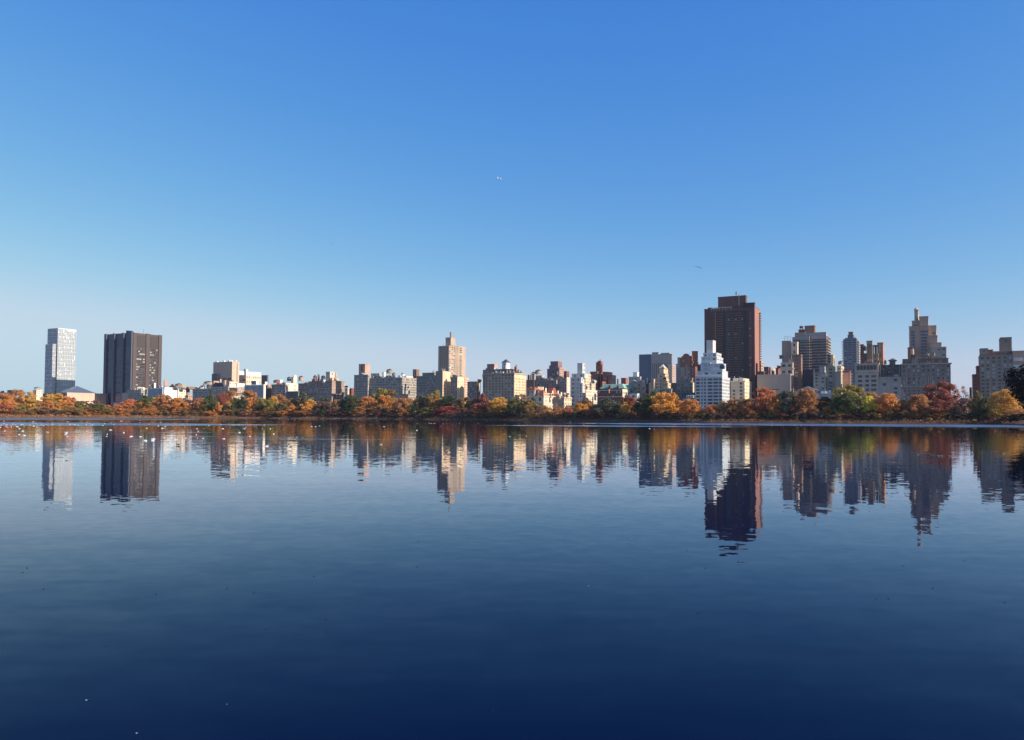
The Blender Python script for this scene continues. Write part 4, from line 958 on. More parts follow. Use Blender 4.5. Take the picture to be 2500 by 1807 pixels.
# ------------------------------------------------------------------ water
wm = bpy.data.materials.new('reservoir_water'); wm.use_nodes = True
t = wm.node_tree; pb = t.nodes['Principled BSDF']
pb.inputs['Base Color'].default_value = (0.0002, 0.004, 0.022, 1)
pb.inputs['Roughness'].default_value = 0.0
pb.inputs['IOR'].default_value = 1.12
geo = N(t, 'ShaderNodeNewGeometry')
def vm(op, a, b=None, sc=None):
    n = N(t, 'ShaderNodeVectorMath', operation=op)
    for i, x in enumerate((a, b)):
        if x is None: continue
        if isinstance(x, (tuple, list)): n.inputs[i].default_value = x
        else: t.links.new(x, n.inputs[i])
    if sc is not None:
        if isinstance(sc, (int, float)): n.inputs['Scale'].default_value = sc
        else: t.links.new(sc, n.inputs['Scale'])
    return n.outputs[0]
def mt(op, a, b=None, c=None, clamp=False):
    n = N(t, 'ShaderNodeMath', operation=op); n.use_clamp = clamp
    for i, x in enumerate((a, b, c)):
        if x is None: continue
        if isinstance(x, (int, float)): n.inputs[i].default_value = x
        else: t.links.new(x, n.inputs[i])
    return n.outputs[0]
def ripple(scale, slope, detail=2.0, stretch=(1, 1, 1), rot=0.0):
    mp = N(t, 'ShaderNodeMapping'); mp.inputs['Scale'].default_value = stretch; mp.inputs['Rotation'].default_value = (0, 0, rot)
    t.links.new(geo.outputs['Position'], mp.inputs[0])
    n = N(t, 'ShaderNodeTexNoise', Scale=scale, Detail=detail, Roughness=0.5)
    t.links.new(mp.outputs[0], n.inputs['Vector'])
    c = vm('SUBTRACT', n.outputs['Color'], (0.5, 0.5, 0.5))
    return vm('SCALE', c, sc=slope)
sep = N(t, 'ShaderNodeSeparateXYZ'); t.links.new(geo.outputs['Position'], sep.inputs[0])
wob = N(t, 'ShaderNodeTexNoise', Scale=0.02, Detail=3.0); t.links.new(geo.outputs['Position'], wob.inputs['Vector'])
def patch(cx, cy, rx, ry, rot, soft=0.25, wobble=0.5, wt=1.0):
    """breeze patch: an ellipse on the water with a ragged edge"""
    c, s_ = math.cos(rot), math.sin(rot)
    dx = mt('SUBTRACT', sep.outputs[0], cx); dy = mt('SUBTRACT', sep.outputs[1], cy)
    a = mt('DIVIDE', mt('ADD', mt('MULTIPLY', dx, c), mt('MULTIPLY', dy, s_)), rx)
    b_ = mt('DIVIDE', mt('ADD', mt('MULTIPLY', dx, -s_), mt('MULTIPLY', dy, c)), ry)
    r = mt('SQRT', mt('ADD', mt('MULTIPLY', a, a), mt('MULTIPLY', b_, b_)))
    r = mt('ADD', r, mt('MULTIPLY', mt('SUBTRACT', wob.outputs['Fac'], 0.5), wobble))
    return mt('MULTIPLY', mt('DIVIDE', mt('SUBTRACT', 1.0, r), soft, clamp=True), wt)
PATCHES = [(-210, 245, 150, 52, 0.15, 0.3, 0.25, .75), (-330, 560, 110, 110, 0.5, 0.2, 0.2), (240, 410, 235, 100, -0.03, 0.35, 0.25),
           (-70, 140, 38, 3, 0.05, 0.5, 0.4, .35), (-44, 113, 22, 2.5, 0.0, 0.5, 0.4, .3), (-24, 104, 22, 2, 0.04, 0.5, 0.4, .35), (40, 290, 60, 26, -.1, .5, .3, .7)]
mask = None
for pt in PATCHES:
    q = patch(*pt); mask = q if mask is None else mt('MAXIMUM', mask, q)
r1 = ripple(2.2, WAVE1, 2.0, (1.0, 1.25, 1), 0.2)
r2 = ripple(0.33, WAVE2, 2.0, (0.6, 1.5, 1), -0.12)
rb = ripple(3.1, BREEZE, 3.0)
rb = vm('SCALE', rb, sc=mask)

# ripples calm down towards the near shore
dist = mt('DIVIDE', sep.outputs[1], 60.0, clamp=True)
fac = mt('ADD', mt('MULTIPLY', dist, 0.6), 0.55)
near = mt('DIVIDE', mt('SUBTRACT', 26.0, sep.outputs[1]), 16.0, clamp=True)
r3 = vm('SCALE', ripple(1.8, 0.032, 2.0, (0.4, 1.0, 1), 0.08), sc=near)
tot = vm('ADD', vm('ADD', vm('ADD', vm('SCALE', r1, sc=fac), r2), rb), r3)
tot = vm('MULTIPLY', tot, (1, 1, 0))
nrm = vm('NORMALIZE', vm('ADD', tot, (0, 0, 1)))
gl = N(t, 'ShaderNodeBsdfGlossy'); gl.inputs['Color'].default_value = (0.86, 0.925, 1.0, 1)
df = N(t, 'ShaderNodeBsdfDiffuse'); df.inputs['Color'].default_value = (0.0003, 0.004, 0.025, 1)
fr = N(t, 'ShaderNodeFresnel', IOR=1.333)
t.links.new(nrm, gl.inputs['Normal']); t.links.new(nrm, fr.inputs['Normal'])
t.links.new(mt('MULTIPLY', mask, 0.34), gl.inputs['Roughness'])
ff = mt('MULTIPLY', mt('POWER', fr.outputs[0], 1.62), 1.38, clamp=True)
ff = mt('MULTIPLY', ff, mt('SUBTRACT', 1.0, mt('MULTIPLY', mask, 0.58)))
mxs = N(t, 'ShaderNodeMixShader'); t.links.new(ff, mxs.inputs[0]); t.links.new(df.outputs[0], mxs.inputs[1]); t.links.new(gl.outputs[0], mxs.inputs[2])
t.links.new(mxs.outputs[0], t.nodes['Material Output'].inputs['Surface'])
t.nodes.remove(pb)
m = MB()
m.v = [(-7000, -900, 0), (7000, -900, 0), (7000, 1150, 0), (-7000, 1150, 0)]; m.f = [(0, 1, 2, 3)]; m.m = [0]
tag(m.build('water', wm), kind='structure')

# ------------------------------------------------------------------ shore, bank and city ground
def shore_depth(px):
    xs = [-600, 0, 200, 400, 600, 800, 1000, 1200, 1400, 1700, 2100, 2400, 2440, 2470, 2500, 2560]
    ys = [650, 820, 890, 950, 950, 920, 870, 810, 745, 660, 600, 560, 545, 500, 430, 330]
    return float(np.interp(px, xs, ys))
def xy_at(px, D): return (px - CX) / F * D, D
shore = []
for px in range(-500, 2440, 60): shore.append(xy_at(px, shore_depth(px)))
for px in (2440, 2470, 2500, 2560): shore.append(xy_at(px, shore_depth(px)))
shore += [(150, 190), (120, 140), (75, 70), (35, 15), (12, -6), (-30, -25), (-120, -30), (-300, 40), (-480, 200), (-610, 380)]
sh = np.array(shore); n0 = len(sh)
def smooth_closed(p, k=6):
    out = []; n = len(p)
    for i in range(n):
        a, b_, c, d = p[i-1], p[i], p[(i+1) % n], p[(i+2) % n]
        for j in range(k):
            u = j / k; out.append(0.5 * ((2*b_) + (-a + c)*u + (2*a - 5*b_ + 4*c - d)*u*u + (-a + 3*b_ - 3*c + d)*u**3))
    return np.array(out)
sp = smooth_closed(sh, 6)
tan = np.roll(sp, -1, 0) - np.roll(sp, 1, 0); tan /= np.linalg.norm(tan, axis=1)[:, None]
cen = np.array([-60.0, 450.0])
nor = np.stack([tan[:, 1], -tan[:, 0]], 1)
if ((sp - cen) * nor).sum() < 0: nor = -nor
rg = np.random.RandomState(4)
sp = sp + nor * (rg.rand(len(sp), 1) - .5) * 0.8
bank_m = wall('bank_leaf_litter', (.14, .075, .04), var=.35, rough=.95)
curb_m = wall('shore_stone', (.085, .062, .045), var=.25, rough=.9)
def ring(prof, name, mat, kind='structure'):
    vs = []; n = len(sp)
    for off, z in prof:
        for i in range(n):
            x, y = sp[i] + nor[i] * off; vs.append((x, y, z + (0.25 * (rg.rand() - .5) if 0.3 < z < 2.9 else 0)))
    fs = []
    for j in range(len(prof) - 1):
        for i in range(n):
            i2 = (i + 1) % n; fs.append((j*n+i, j*n+i2, (j+1)*n+i2, (j+1)*n+i))
    me = mesh_from(name, vs, fs, [mat]); o = link(name, me); tag(o, kind=kind); return o
ring([(-1.5, -1.0), (0.0, 0.05), (0.6, 0.65)], 'shore_edge', curb_m)
ring([(0.6, 0.651), (3, 1.4), (6.0, 2.2), (8.5, 2.75), (11, 3.0)], 'bank', bank_m)
ground_m = wall('park_ground', (.085, .075, .035), var=.3, rough=.95)
vs = [(x, y, 3.0) for x, y in (sp + nor * 11)]; n = len(vs)
far = [(cen[0] + (x - cen[0]) / np.hypot(x - cen[0], y - cen[1]) * 9000, cen[1] + (y - cen[1]) / np.hypot(x - cen[0], y - cen[1]) * 9000, 3.0) for x, y, _ in vs]
gm = mesh_from('ground', vs + far, [(i, (i+1) % n, n + (i+1) % n, n + i) for i in range(n)], [ground_m])
tag(link('ground', gm), kind='structure')
# running path: a pale strip on top of the bank
ring([(11.5, 3.004), (14.5, 3.004)], 'path', wall('cinder_path', (.33, .28, .22), rough=.95))

# ------------------------------------------------------------------ foliage
def leaf_mat(name, c1, c2, tr=0.25):
    def mute(c): g = .3 * c[0] + .55 * c[1] + .15 * c[2]; return tuple(min(.93, 0.95 * (.90 * x + .10 * g)) for x in c)
    c1, c2 = mute(c1), mute(c2)
    m = bpy.data.materials.new(name); m.use_nodes = True
    t = m.node_tree; p = t.nodes['Principled BSDF']
    at = N(t, 'ShaderNodeAttribute', attribute_name='tone')
    mx = N(t, 'ShaderNodeMix', data_type='RGBA')
    mx.inputs[6].default_value = (*c1, 1); mx.inputs[7].default_value = (*c2, 1)
    t.links.new(at.outputs['Fac'], mx.inputs[0]); t.links.new(mx.outputs[2], p.inputs['Base Color'])
    p.inputs['Roughness'].default_value = 0.7; p.inputs['Specular IOR Level'].default_value = 0.25
    tl = N(t, 'ShaderNodeBsdfTranslucent'); t.links.new(mx.outputs[2], tl.inputs['Color'])
    ms = N(t, 'ShaderNodeMixShader'); ms.inputs[0].default_value = tr
    out = t.nodes['Material Output']
    t.links.new(p.outputs[0], ms.inputs[1]); t.links.new(tl.outputs[0], ms.inputs[2]); t.links.new(ms.outputs[0], out.inputs['Surface'])
    return m
LEAF = {k: leaf_mat(k + '_leaves', tuple(min(.9, c * (1.7 if k != 'shade_black' else 1)) for c in v[0]), tuple(min(.92, c * (1.5 if k != 'shade_black' else 1)) for c in v[1]), .38) for k, v in {
    'orange': ((.36, .125, .025), (.70, .29, .045)), 'bright_orange': ((.42, .15, .015), (.78, .36, .03)),
    'red_orange': ((.30, .085, .03), (.58, .21, .06)), 'scarlet': ((.26, .045, .03), (.42, .10, .06)),
    'dark_red': ((.17, .045, .028), (.36, .11, .06)), 'maroon': ((.08, .025, .025), (.20, .055, .045)),
    'gold': ((.34, .16, .02), (.68, .36, .04)), 'yellow': ((.50, .32, .02), (.85, .62, .04)),
    'yellow_green': ((.12, .10, .02), (.38, .28, .04)), 'olive': ((.07, .065, .02), (.24, .19, .05)),
    'green': ((.035, .05, .014), (.14, .145, .035)), 'dark_green': ((.02, .034, .015), (.075, .10, .035)),
    'rust': ((.23, .10, .03), (.52, .24, .07)), 'brown': ((.085, .05, .035), (.24, .14, .095)),
    'bronze': ((.12, .07, .02), (.36, .21, .06)), 'grey_green': ((.045, .05, .03), (.17, .16, .09)),
    'pinkish': ((.20, .08, .06), (.46, .23, .16)), 'shade_black': ((.004, .006, .005), (.012, .016, .010))}.items()}  # last tone near black: backlit shade put into the leaf colour
BARK = wall('bark', (.10, .08, .065), var=.2, rough=.95)

def crown_mesh(seed, kind='round', n_clump=46, leaves=58, ls=0.030):
    """crown in a unit box: x,y in -.5...5, z 0..1; many small leaf faces gathered in clumps on an uneven hull"""
    r = np.random.RandomState(seed)
    cs = []; rad = []
    lobes = r.rand(7, 3) * [1, 1, 1]
    tries = 0
    while len(cs) < n_clump and tries < 8000:
        tries += 1
        z = r.rand()
        if kind == 'round': w = math.sqrt(max(0, 1 - ((z - .5) / .52) ** 2)) ** .85
        elif kind == 'wide': w = math.sqrt(max(0, 1 - ((z - .42) / .6) ** 2))
        elif kind == 'tall': w = min(1, (1 - z) * 2.6 + .12) * min(1, .55 + z * 1.5)
        elif kind == 'cone': w = (1 - z) * .95 + .06
        elif kind == 'pine': w = ((1 - z) ** .8) * (.75 + .25 * math.sin(z * 40)) + .05
        else: w = math.sqrt(max(0, 1 - ((z - .4) / .62) ** 2))
        a = r.rand() * 6.283
        lob = 1 + .16 * math.sin(a * 2 + seed) * math.cos(z * 5 + seed * 2) + .13 * math.sin(a * 3 + z * 7 + seed)
        q = (r.rand() ** .45) if kind not in ('sparse',) else r.rand() ** .4
        rr = .42 * w * lob * q
        cs.append((rr * math.cos(a), rr * math.sin(a), .06 + .86 * z)); rad.append(r.uniform(.055, .105) * (.7 + .5 * w))
    cs = np.array(cs); rad = np.array(rad)
    ctone = r.rand(len(cs))
    V = []; T = []
    for c, q, ct in zip(cs, rad, ctone):
        k = leaves
        d = r.normal(size=(k, 3)); d /= np.linalg.norm(d, axis=1)[:, None]
        p = c + d * q * (r.rand(k, 1) ** .4) * [1.15, 1.15, .85]
        nrm = d * .7 + r.normal(size=(k, 3)) * .5 + [0, 0, .25]; nrm /= np.linalg.norm(nrm, axis=1)[:, None]
        a = np.cross(nrm, r.normal(size=(k, 3))); a /= np.linalg.norm(a, axis=1)[:, None]
        b_ = np.cross(nrm, a); s_ = ls * r.uniform(.5, 1.2, (k, 1))
        quad = np.stack([p - a*s_ - b_*s_*.6, p + a*s_ - b_*s_*.6, p + a*s_*.7 + b_*s_*.8, p - a*s_*.6 + b_*s_*.7], 1)
        V.append(quad); T.append(np.clip(.55 * ct + .45 * r.rand(k), 0, 1))
    V = np.concatenate(V).reshape(-1, 3); T = np.concatenate(T)
    nf = len(T)
    me = bpy.data.meshes.new('crown')
    me.vertices.add(len(V)); me.vertices.foreach_set('co', V.ravel())
    me.loops.add(nf * 4); me.loops.foreach_set('vertex_index', np.arange(nf * 4))
    me.polygons.add(nf); me.polygons.foreach_set('loop_start', np.arange(nf) * 4)
    me.update(calc_edges=True)
    at = me.attributes.new('tone', 'FLOAT', 'FACE'); at.data.foreach_set('value', T)
    me.materials.append(None)
    return me
def trunk_mesh(seed, limbs=7, twig=0):
    r = random.Random(seed); b = MB()
    top = (r.uniform(-.03, .03), r.uniform(-.03, .03), .72)
    b.tube((0, 0, 0), (top[0]*.4, top[1]*.4, .33), .022, .017, 7); b.tube((top[0]*.4, top[1]*.4, .33), top, .017, .006, 7)
    for i in range(limbs + twig):
        a = r.uniform(0, 6.283); z = r.uniform(.2, .55); L = r.uniform(.18, .36)
        p0 = (top[0]*z, top[1]*z, z); p1 = (p0[0] + L*math.cos(a), p0[1] + L*math.sin(a), z + r.uniform(.12, .34))
        b.tube(p0, p1, .009, .003, 5)
        for k in range(2 if not twig else 4):
            f = r.uniform(.4, .9); q0 = tuple(p0[j] + (p1[j]-p0[j])*f for j in range(3)); a2 = a + r.uniform(-1, 1)
            b.tube(q0, (q0[0] + .12*math.cos(a2), q0[1] + .12*math.sin(a2), q0[2] + r.uniform(.04, .16)), .004, .0015, 4)
    return b.mesh('trunk', [BARK])
CR = {}
for kind, cnt, nc, lv, ls in (('round', 5, 84, 76, .023), ('wide', 4, 92, 72, .021), ('tall', 3, 66, 72, .024), ('cone', 2, 46, 66, .026), ('sparse', 3, 40, 34, .017), ('shrub', 3, 40, 60, .028)):
    CR[kind] = [crown_mesh(100 * len(CR) + i, kind, nc, lv, ls) for i in range(cnt)]
TRK = [trunk_mesh(i) for i in range(4)]; TRKS = [trunk_mesh(50 + i, 10, 10) for i in range(3)]
LANDMARKS = [(0, 'the far left edge'), (90, 'the cupola house'), (150, 'the pale glass tower'), (225, 'the glass pyramid pavilion'), (300, 'the dark bronze tower'), (372, 'the ribbed glass annex'), (420, 'the bright white clinic'),
    (495, 'the round rooftop tank'), (550, 'the windowless concrete tower'), (600, 'the long cream hospital wing'), (640, 'the striped glass block'), (700, 'the plain cream lit side'), (765, 'the dish-roofed brown block'),
    (830, 'the pink lit flank'), (868, 'the dip of low walkups'), (905, 'the square brick roof tower'), (965, 'the long grey block'), (1040, 'the dark grey corner block'), (1100, 'the beige central tower'), (1150, 'the slim lit chimney'),
    (1220, 'the big buff block'), (1275, 'the yellow sunlit side'), (1330, 'the cream mansion'), (1395, 'the small cream house'), (1430, 'the white stepped block'), (1490, 'the green copper roof'), (1545, 'the terraced grey block'),
    (1600, 'the wide grey slab'), (1650, 'the red brick group'), (1710, 'the white stepped tower'), (1770, 'the sunlit edge of the white tower'), (1820, 'the dark brown tower'), (1880, 'the blank limestone slab'), (1925, 'the taupe slab'),
    (1975, 'the balconied tower'), (2030, 'the planted terraces'), (2080, 'the slim blue grey tower'), (2130, 'the loggia front'), (2180, 'the slate mansard front'), (2250, 'the broad dark block'), (2300, 'the right corner of the broad dark block'),
    (2350, 'the open sky gap'), (2400, 'the stepped left end block'), (2460, 'the right-end block'), (2520, 'the right edge')]
def landmark(px): return min(LANDMARKS, key=lambda a: abs(a[0] - px))[1]
TREES = []
TR = random.Random(11)
def tree(px, ytop, wpx, col, layer=0, kind=None, base=None, D=None, name=None, zbase=None):
    D = D or shore_depth(px) + (16, 36, 70)[layer] + TR.uniform(-3, 3)
    p = on_depth(px, ytop, D)
    zb = GZ - .1 if zbase is None else zbase
    if base is None: base = zb
    H = p.z - zb; W = wpx / F * D
    kind = kind or ('shrub' if H < 9 else TR.choice(('round', 'wide')))
    nm = name or ('shrub' if kind == 'shrub' and H < 6 else 'tree')
    root = empty(nm, (p.x, p.y, zb), 0)
    cme = CR[kind][TR.randrange(len(CR[kind]))]
    lift = .04 if kind in ('shrub', 'cone') else .07
    c = link('crown', cme, root, (0, 0, H * lift), (0, 0, TR.uniform(0, 6.28)), (W * 1.32, W * 1.32, H * (1 - lift) * 1.03))
    c.material_slots[0].link = 'OBJECT'; c.material_slots[0].material = LEAF[col]
    if nm == 'tree':
        tm = TR.choice(TRKS if kind == 'sparse' else TRK)
        link('trunk', tm, root, (0, 0, -.2), (0, 0, TR.uniform(0, 6.28)), (max(W, 8) * .95, max(W, 8) * .95, H))
    TREES.append((root, px, ytop, wpx, col, layer, kind, H, nm))
    return root
T = tree
for a in [
 (10, 960, 42, 'orange', 1), (42, 951, 46, 'rust', 2, 'wide'), (73, 954, 30, 'gold', 1, 'tall'), (50, 986, 26, 'yellow_green', 0, 'shrub'), (14, 983, 40, 'red_orange', 0, 'shrub'), (97, 989, 22, 'orange', 0, 'shrub'),
 (135, 960, 48, 'gold', 1, 'round'), (117, 976, 26, 'orange', 0, 'round'), (168, 968, 30, 'red_orange', 1), (166, 990, 20, 'yellow_green', 0, 'shrub'), (200, 979, 38, 'olive', 1, 'wide'), (193, 991, 20, 'yellow_green', 0, 'shrub'),
 (232, 977, 28, 'brown', 1), (243, 985, 38, 'olive', 0, 'wide'), (262, 988, 30, 'orange', 0, 'shrub'), (288, 986, 22, 'red_orange', 0), (317, 973, 38, 'red_orange', 1, 'wide'), (340, 977, 24, 'maroon', 2), (356, 965, 38, 'green', 1, 'tall'),
 (383, 969, 28, 'gold', 2), (401, 962, 42, 'rust', 1, 'round'), (435, 971, 40, 'orange', 1), (464, 976, 28, 'brown', 1), (482, 972, 22, 'red_orange', 1), (333, 995, 24, 'dark_green', 0, 'shrub'), (78, 996, 30, 'gold', 0, 'shrub'), (215, 997, 30, 'orange', 0, 'shrub'),
 (494, 975, 18, 'brown', 1), (514, 961, 34, 'green', 0, 'tall'), (541, 959, 30, 'dark_red', 1), (563, 953, 46, 'rust', 2, 'wide'), (532, 981, 20, 'orange', 0, 'tall'), (553, 979, 16, 'gold', 1), (550, 989, 30, 'dark_green', 0, 'shrub'), (573, 970, 22, 'green', 0, 'tall'),
 (590, 967, 24, 'dark_green', 0, 'tall'), (610, 952, 48, 'rust', 2, 'wide'), (612, 970, 28, 'orange', 1), (640, 971, 34, 'yellow_green', 1, 'round'), (632, 985, 22, 'green', 0, 'shrub'), (659, 976, 30, 'yellow_green', 0, 'round'), (668, 967, 32, 'gold', 1), (683, 962, 34, 'rust', 2),
 (687, 983, 24, 'olive', 0), (686, 997, 22, 'brown', 0, 'shrub'), (714, 972, 34, 'bronze', 1, 'wide'), (713, 986, 22, 'orange', 0, 'tall'), (582, 1001, 14, 'scarlet', 0, 'shrub'), (644, 1000, 28, 'orange', 0, 'shrub'), (735, 992, 20, 'dark_green', 0, 'shrub'),
 (744, 956, 34, 'grey_green', 1, 'tall'), (755, 975, 36, 'bright_orange', 0, 'round'), (790, 979, 44, 'brown', 0, 'wide'), (775, 999, 20, 'yellow_green', 0, 'shrub'), (795, 970, 34, 'grey_green', 2, 'wide'), (824, 975, 30, 'rust', 1), (848, 964, 26, 'dark_green', 1, 'round'),
 (869, 965, 26, 'green', 1), (860, 985, 34, 'dark_green', 0, 'round'), (897, 967, 40, 'orange', 1, 'round'), (932, 947, 46, 'yellow_green', 2, 'wide'), (955, 950, 34, 'bronze', 2, 'wide'), (940, 964, 44, 'orange', 1, 'round'), (880, 992, 44, 'rust', 0, 'shrub'), (820, 996, 40, 'brown', 0, 'shrub'),
 (984, 971, 42, 'rust', 0, 'wide'), (925, 990, 40, 'bronze', 0, 'shrub'), (1028, 962, 30, 'grey_green', 1, 'round'), (1056, 960, 40, 'bronze', 1, 'round'), (1065, 951, 22, 'yellow_green', 2), (1094, 965, 36, 'dark_green', 1, 'round'), (1136, 970, 46, 'bronze', 1, 'wide'), (1008, 985, 26, 'dark_green', 0, 'shrub'),
 (1096, 991, 44, 'scarlet', 0, 'wide'), (1178, 959, 32, 'dark_red', 1, 'tall'), (1170, 984, 36, 'dark_red', 0, 'round'), (1216, 969, 44, 'gold', 0, 'round'), (1195, 975, 30, 'maroon', 2), (1256, 972, 34, 'olive', 0, 'round'), (1276, 961, 36, 'rust', 2, 'sparse'), (1290, 975, 36, 'bronze', 0, 'round'),
 (1248, 990, 50, 'dark_green', 0, 'shrub'), (1045, 993, 50, 'olive', 0, 'shrub'), (1316, 993, 26, 'brown', 0, 'sparse'), (1336, 997, 20, 'gold', 0, 'shrub'), (1356, 984, 24, 'pinkish', 1, 'sparse'), (1381, 990, 30, 'red_orange', 0, 'shrub'), (1417, 984, 28, 'bright_orange', 0, 'round'), (1438, 977, 26, 'rust', 1),
 (1425, 976, 36, 'brown', 2, 'wide'), (1482, 972, 58, 'grey_green', 0, 'wide'), (1465, 985, 26, 'olive', 1), (1526, 979, 24, 'gold', 0, 'tall'), (1532, 967, 40, 'dark_red', 1, 'round'), (1572, 969, 42, 'dark_green', 0, 'round'), (1580, 962, 24, 'bronze', 2), (1596, 953, 22, 'green', 2), (1513, 985, 26, 'grey_green', 0),
 (1623, 956, 58, 'bright_orange', 0, 'round'), (1658, 979, 24, 'brown', 1), (1685, 974, 44, 'orange', 0, 'round'), (1715, 984, 34, 'pinkish', 0, 'sparse'), (1737, 988, 30, 'red_orange', 0, 'wide'), (1765, 976, 30, 'bronze', 0, 'sparse'), (1790, 973, 38, 'rust', 0, 'round'), (1818, 971, 38, 'bronze', 1, 'round'), (1800, 988, 30, 'gold', 0, 'shrub'),
 (1826, 989, 46, 'red_orange', 0, 'wide'), (1867, 945, 52, 'red_orange', 0, 'round'), (1845, 985, 30, 'rust', 0), (1890, 962, 30, 'orange', 0, 'round'), (1922, 954, 42, 'grey_green', 0, 'round'), (1968, 946, 50, 'rust', 0, 'round'), (2014, 968, 40, 'green', 1, 'wide'), (2020, 991, 24, 'bright_orange', 0, 'shrub'),
 (2045, 974, 30, 'dark_green', 0), (2073, 940, 66, 'yellow_green', 1, 'round'), (2068, 958, 60, 'green', 0, 'wide'), (2121, 967, 32, 'yellow', 0, 'wide'), (2126, 957, 42, 'rust', 2, 'wide'), (2168, 959, 58, 'orange', 0, 'wide'), (2130, 1000, 36, 'maroon', 0, 'shrub'), (2205, 975, 30, 'rust', 1), (2243, 962, 60, 'rust', 0, 'wide'),
 (2298, 932, 64, 'dark_red', 1, 'round'), (2290, 975, 50, 'dark_red', 0, 'wide'), (2330, 991, 28, 'bronze', 0, 'shrub'), (2352, 942, 50, 'pinkish', 0, 'sparse'), (2384, 950, 26, 'olive', 0, 'tall'), (2408, 970, 32, 'dark_green', 0, 'round'), (2452, 951, 66, 'gold', 0, 'wide'), (2472, 922, 34, 'brown', 2, 'sparse'), (2425, 985, 30, 'green', 0),
 (2480, 1000, 50, 'rust', 0, 'shrub'), (2400, 1000, 40, 'dark_green', 0, 'shrub'), (2220, 1000, 40, 'maroon', 0, 'shrub'), (1950, 1003, 60, 'maroon', 0, 'shrub'), (1885, 1000, 40, 'dark_red', 0, 'shrub'), (2345, 975, 30, 'maroon', 1), (1710, 1003, 40, 'dark_green', 0, 'shrub')]:
    T(*a[:5], **({'kind': a[5]} if len(a) > 5 else {}))
# trees filling in behind, each a real tree
fr = random.Random(21)
for i, px in enumerate(range(-30, 2440, 24)):
    lim = [t_[2] for t_ in TREES if abs(t_[1] - px) < 30]
    y = max(min(lim, default=975) + 9, 970) + fr.uniform(0, 7)
    T(px + fr.uniform(-8, 8), y, fr.uniform(26, 40), fr.choice(('orange', 'rust', 'gold', 'bronze', 'rust', 'olive', 'orange') if px < 760 else ('rust', 'bronze', 'olive', 'orange', 'grey_green', 'brown', 'rust', 'dark_green')), 1 + i % 2)
# a ragged front row of brush at the top of the bank
for i, px in enumerate(range(20, 2440, 22)):
    x_ = px + fr.uniform(-9, 9)
    T(x_, fr.uniform(999, 1008) + (x_ - 1250) * .0045, fr.uniform(20, 38), fr.choice(('rust', 'brown', 'orange', 'bronze', 'olive') if px < 760 else ('rust', 'brown', 'olive', 'maroon', 'bronze', 'dark_green')), kind='shrub', D=shore_depth(x_) + fr.uniform(8.5, 10.5), zbase=2.5)
# the big conifer on the near right bank
CR['pine'] = [crown_mesh(901, 'tall', 230, 170, .014)]
T(2562, 850, 130, 'shade_black', kind='pine', D=350, zbase=3.4, name='tree'); TREES[-1][0]['special'] = 1
T(2500, 1010, 70, 'shade_black', kind='shrub', D=440, zbase=2.4)  # black shrubs added to stand in for shade on the bank
T(2478, 1014, 50, 'shade_black', kind='shrub', D=505, zbase=2.0)
T(2462, 1018, 40, 'shade_black', kind='shrub', D=545, zbase=1.6)
T(2379, 1024, 12, 'yellow', kind='shrub', D=shore_depth(2379) + 4, zbase=1.8)
T(2268, 1020, 14, 'gold', kind='shrub', D=shore_depth(2268) + 6, zbase=2.6)

# labels: colour, build, place in front of a building, and neighbours
WORD = {'round': 'round-crowned', 'wide': 'broad', 'tall': 'upright', 'cone': 'pointed', 'sparse': 'half-bare', 'shrub': 'low', 'pine': 'tall'}
srt = sorted(TREES, key=lambda a: a[1]); used = {}
for i, (root, px, yt, w, col, layer, kind, H, nm) in enumerate(srt):
    c = col.replace('_', ' ')
    row = ('in front', 'mid belt', 'at the back')[layer]
    lf = srt[i-1][4].replace('_', ' ') if i else 'bare'
    rt_ = srt[i+1][4].replace('_', ' ') if i + 1 < len(srt) else 'dark'
    place = 'below ' + landmark(px)
    lab = f"{WORD[kind]} {c} {nm} {row} {place}"
    if lab in used: lab = f"{WORD[kind]} {c} {nm} {row} {place} by {lf}"
    k = 0
    while lab in used and k < 4:
        k += 1
        lab = f"{('taller', 'shorter', 'wider', 'narrower')[k-1]} {WORD[kind]} {c} {nm} {row} {place}, after {lf}"
    used[lab] = 1
    if root.get('special'): lab = 'big nearly black conifer leaning in at the right edge of the picture'; del root['special']
    tag(root, lab, 'shrub' if nm == 'shrub' else 'tree', 'autumn trees and shrubs along the far shore')

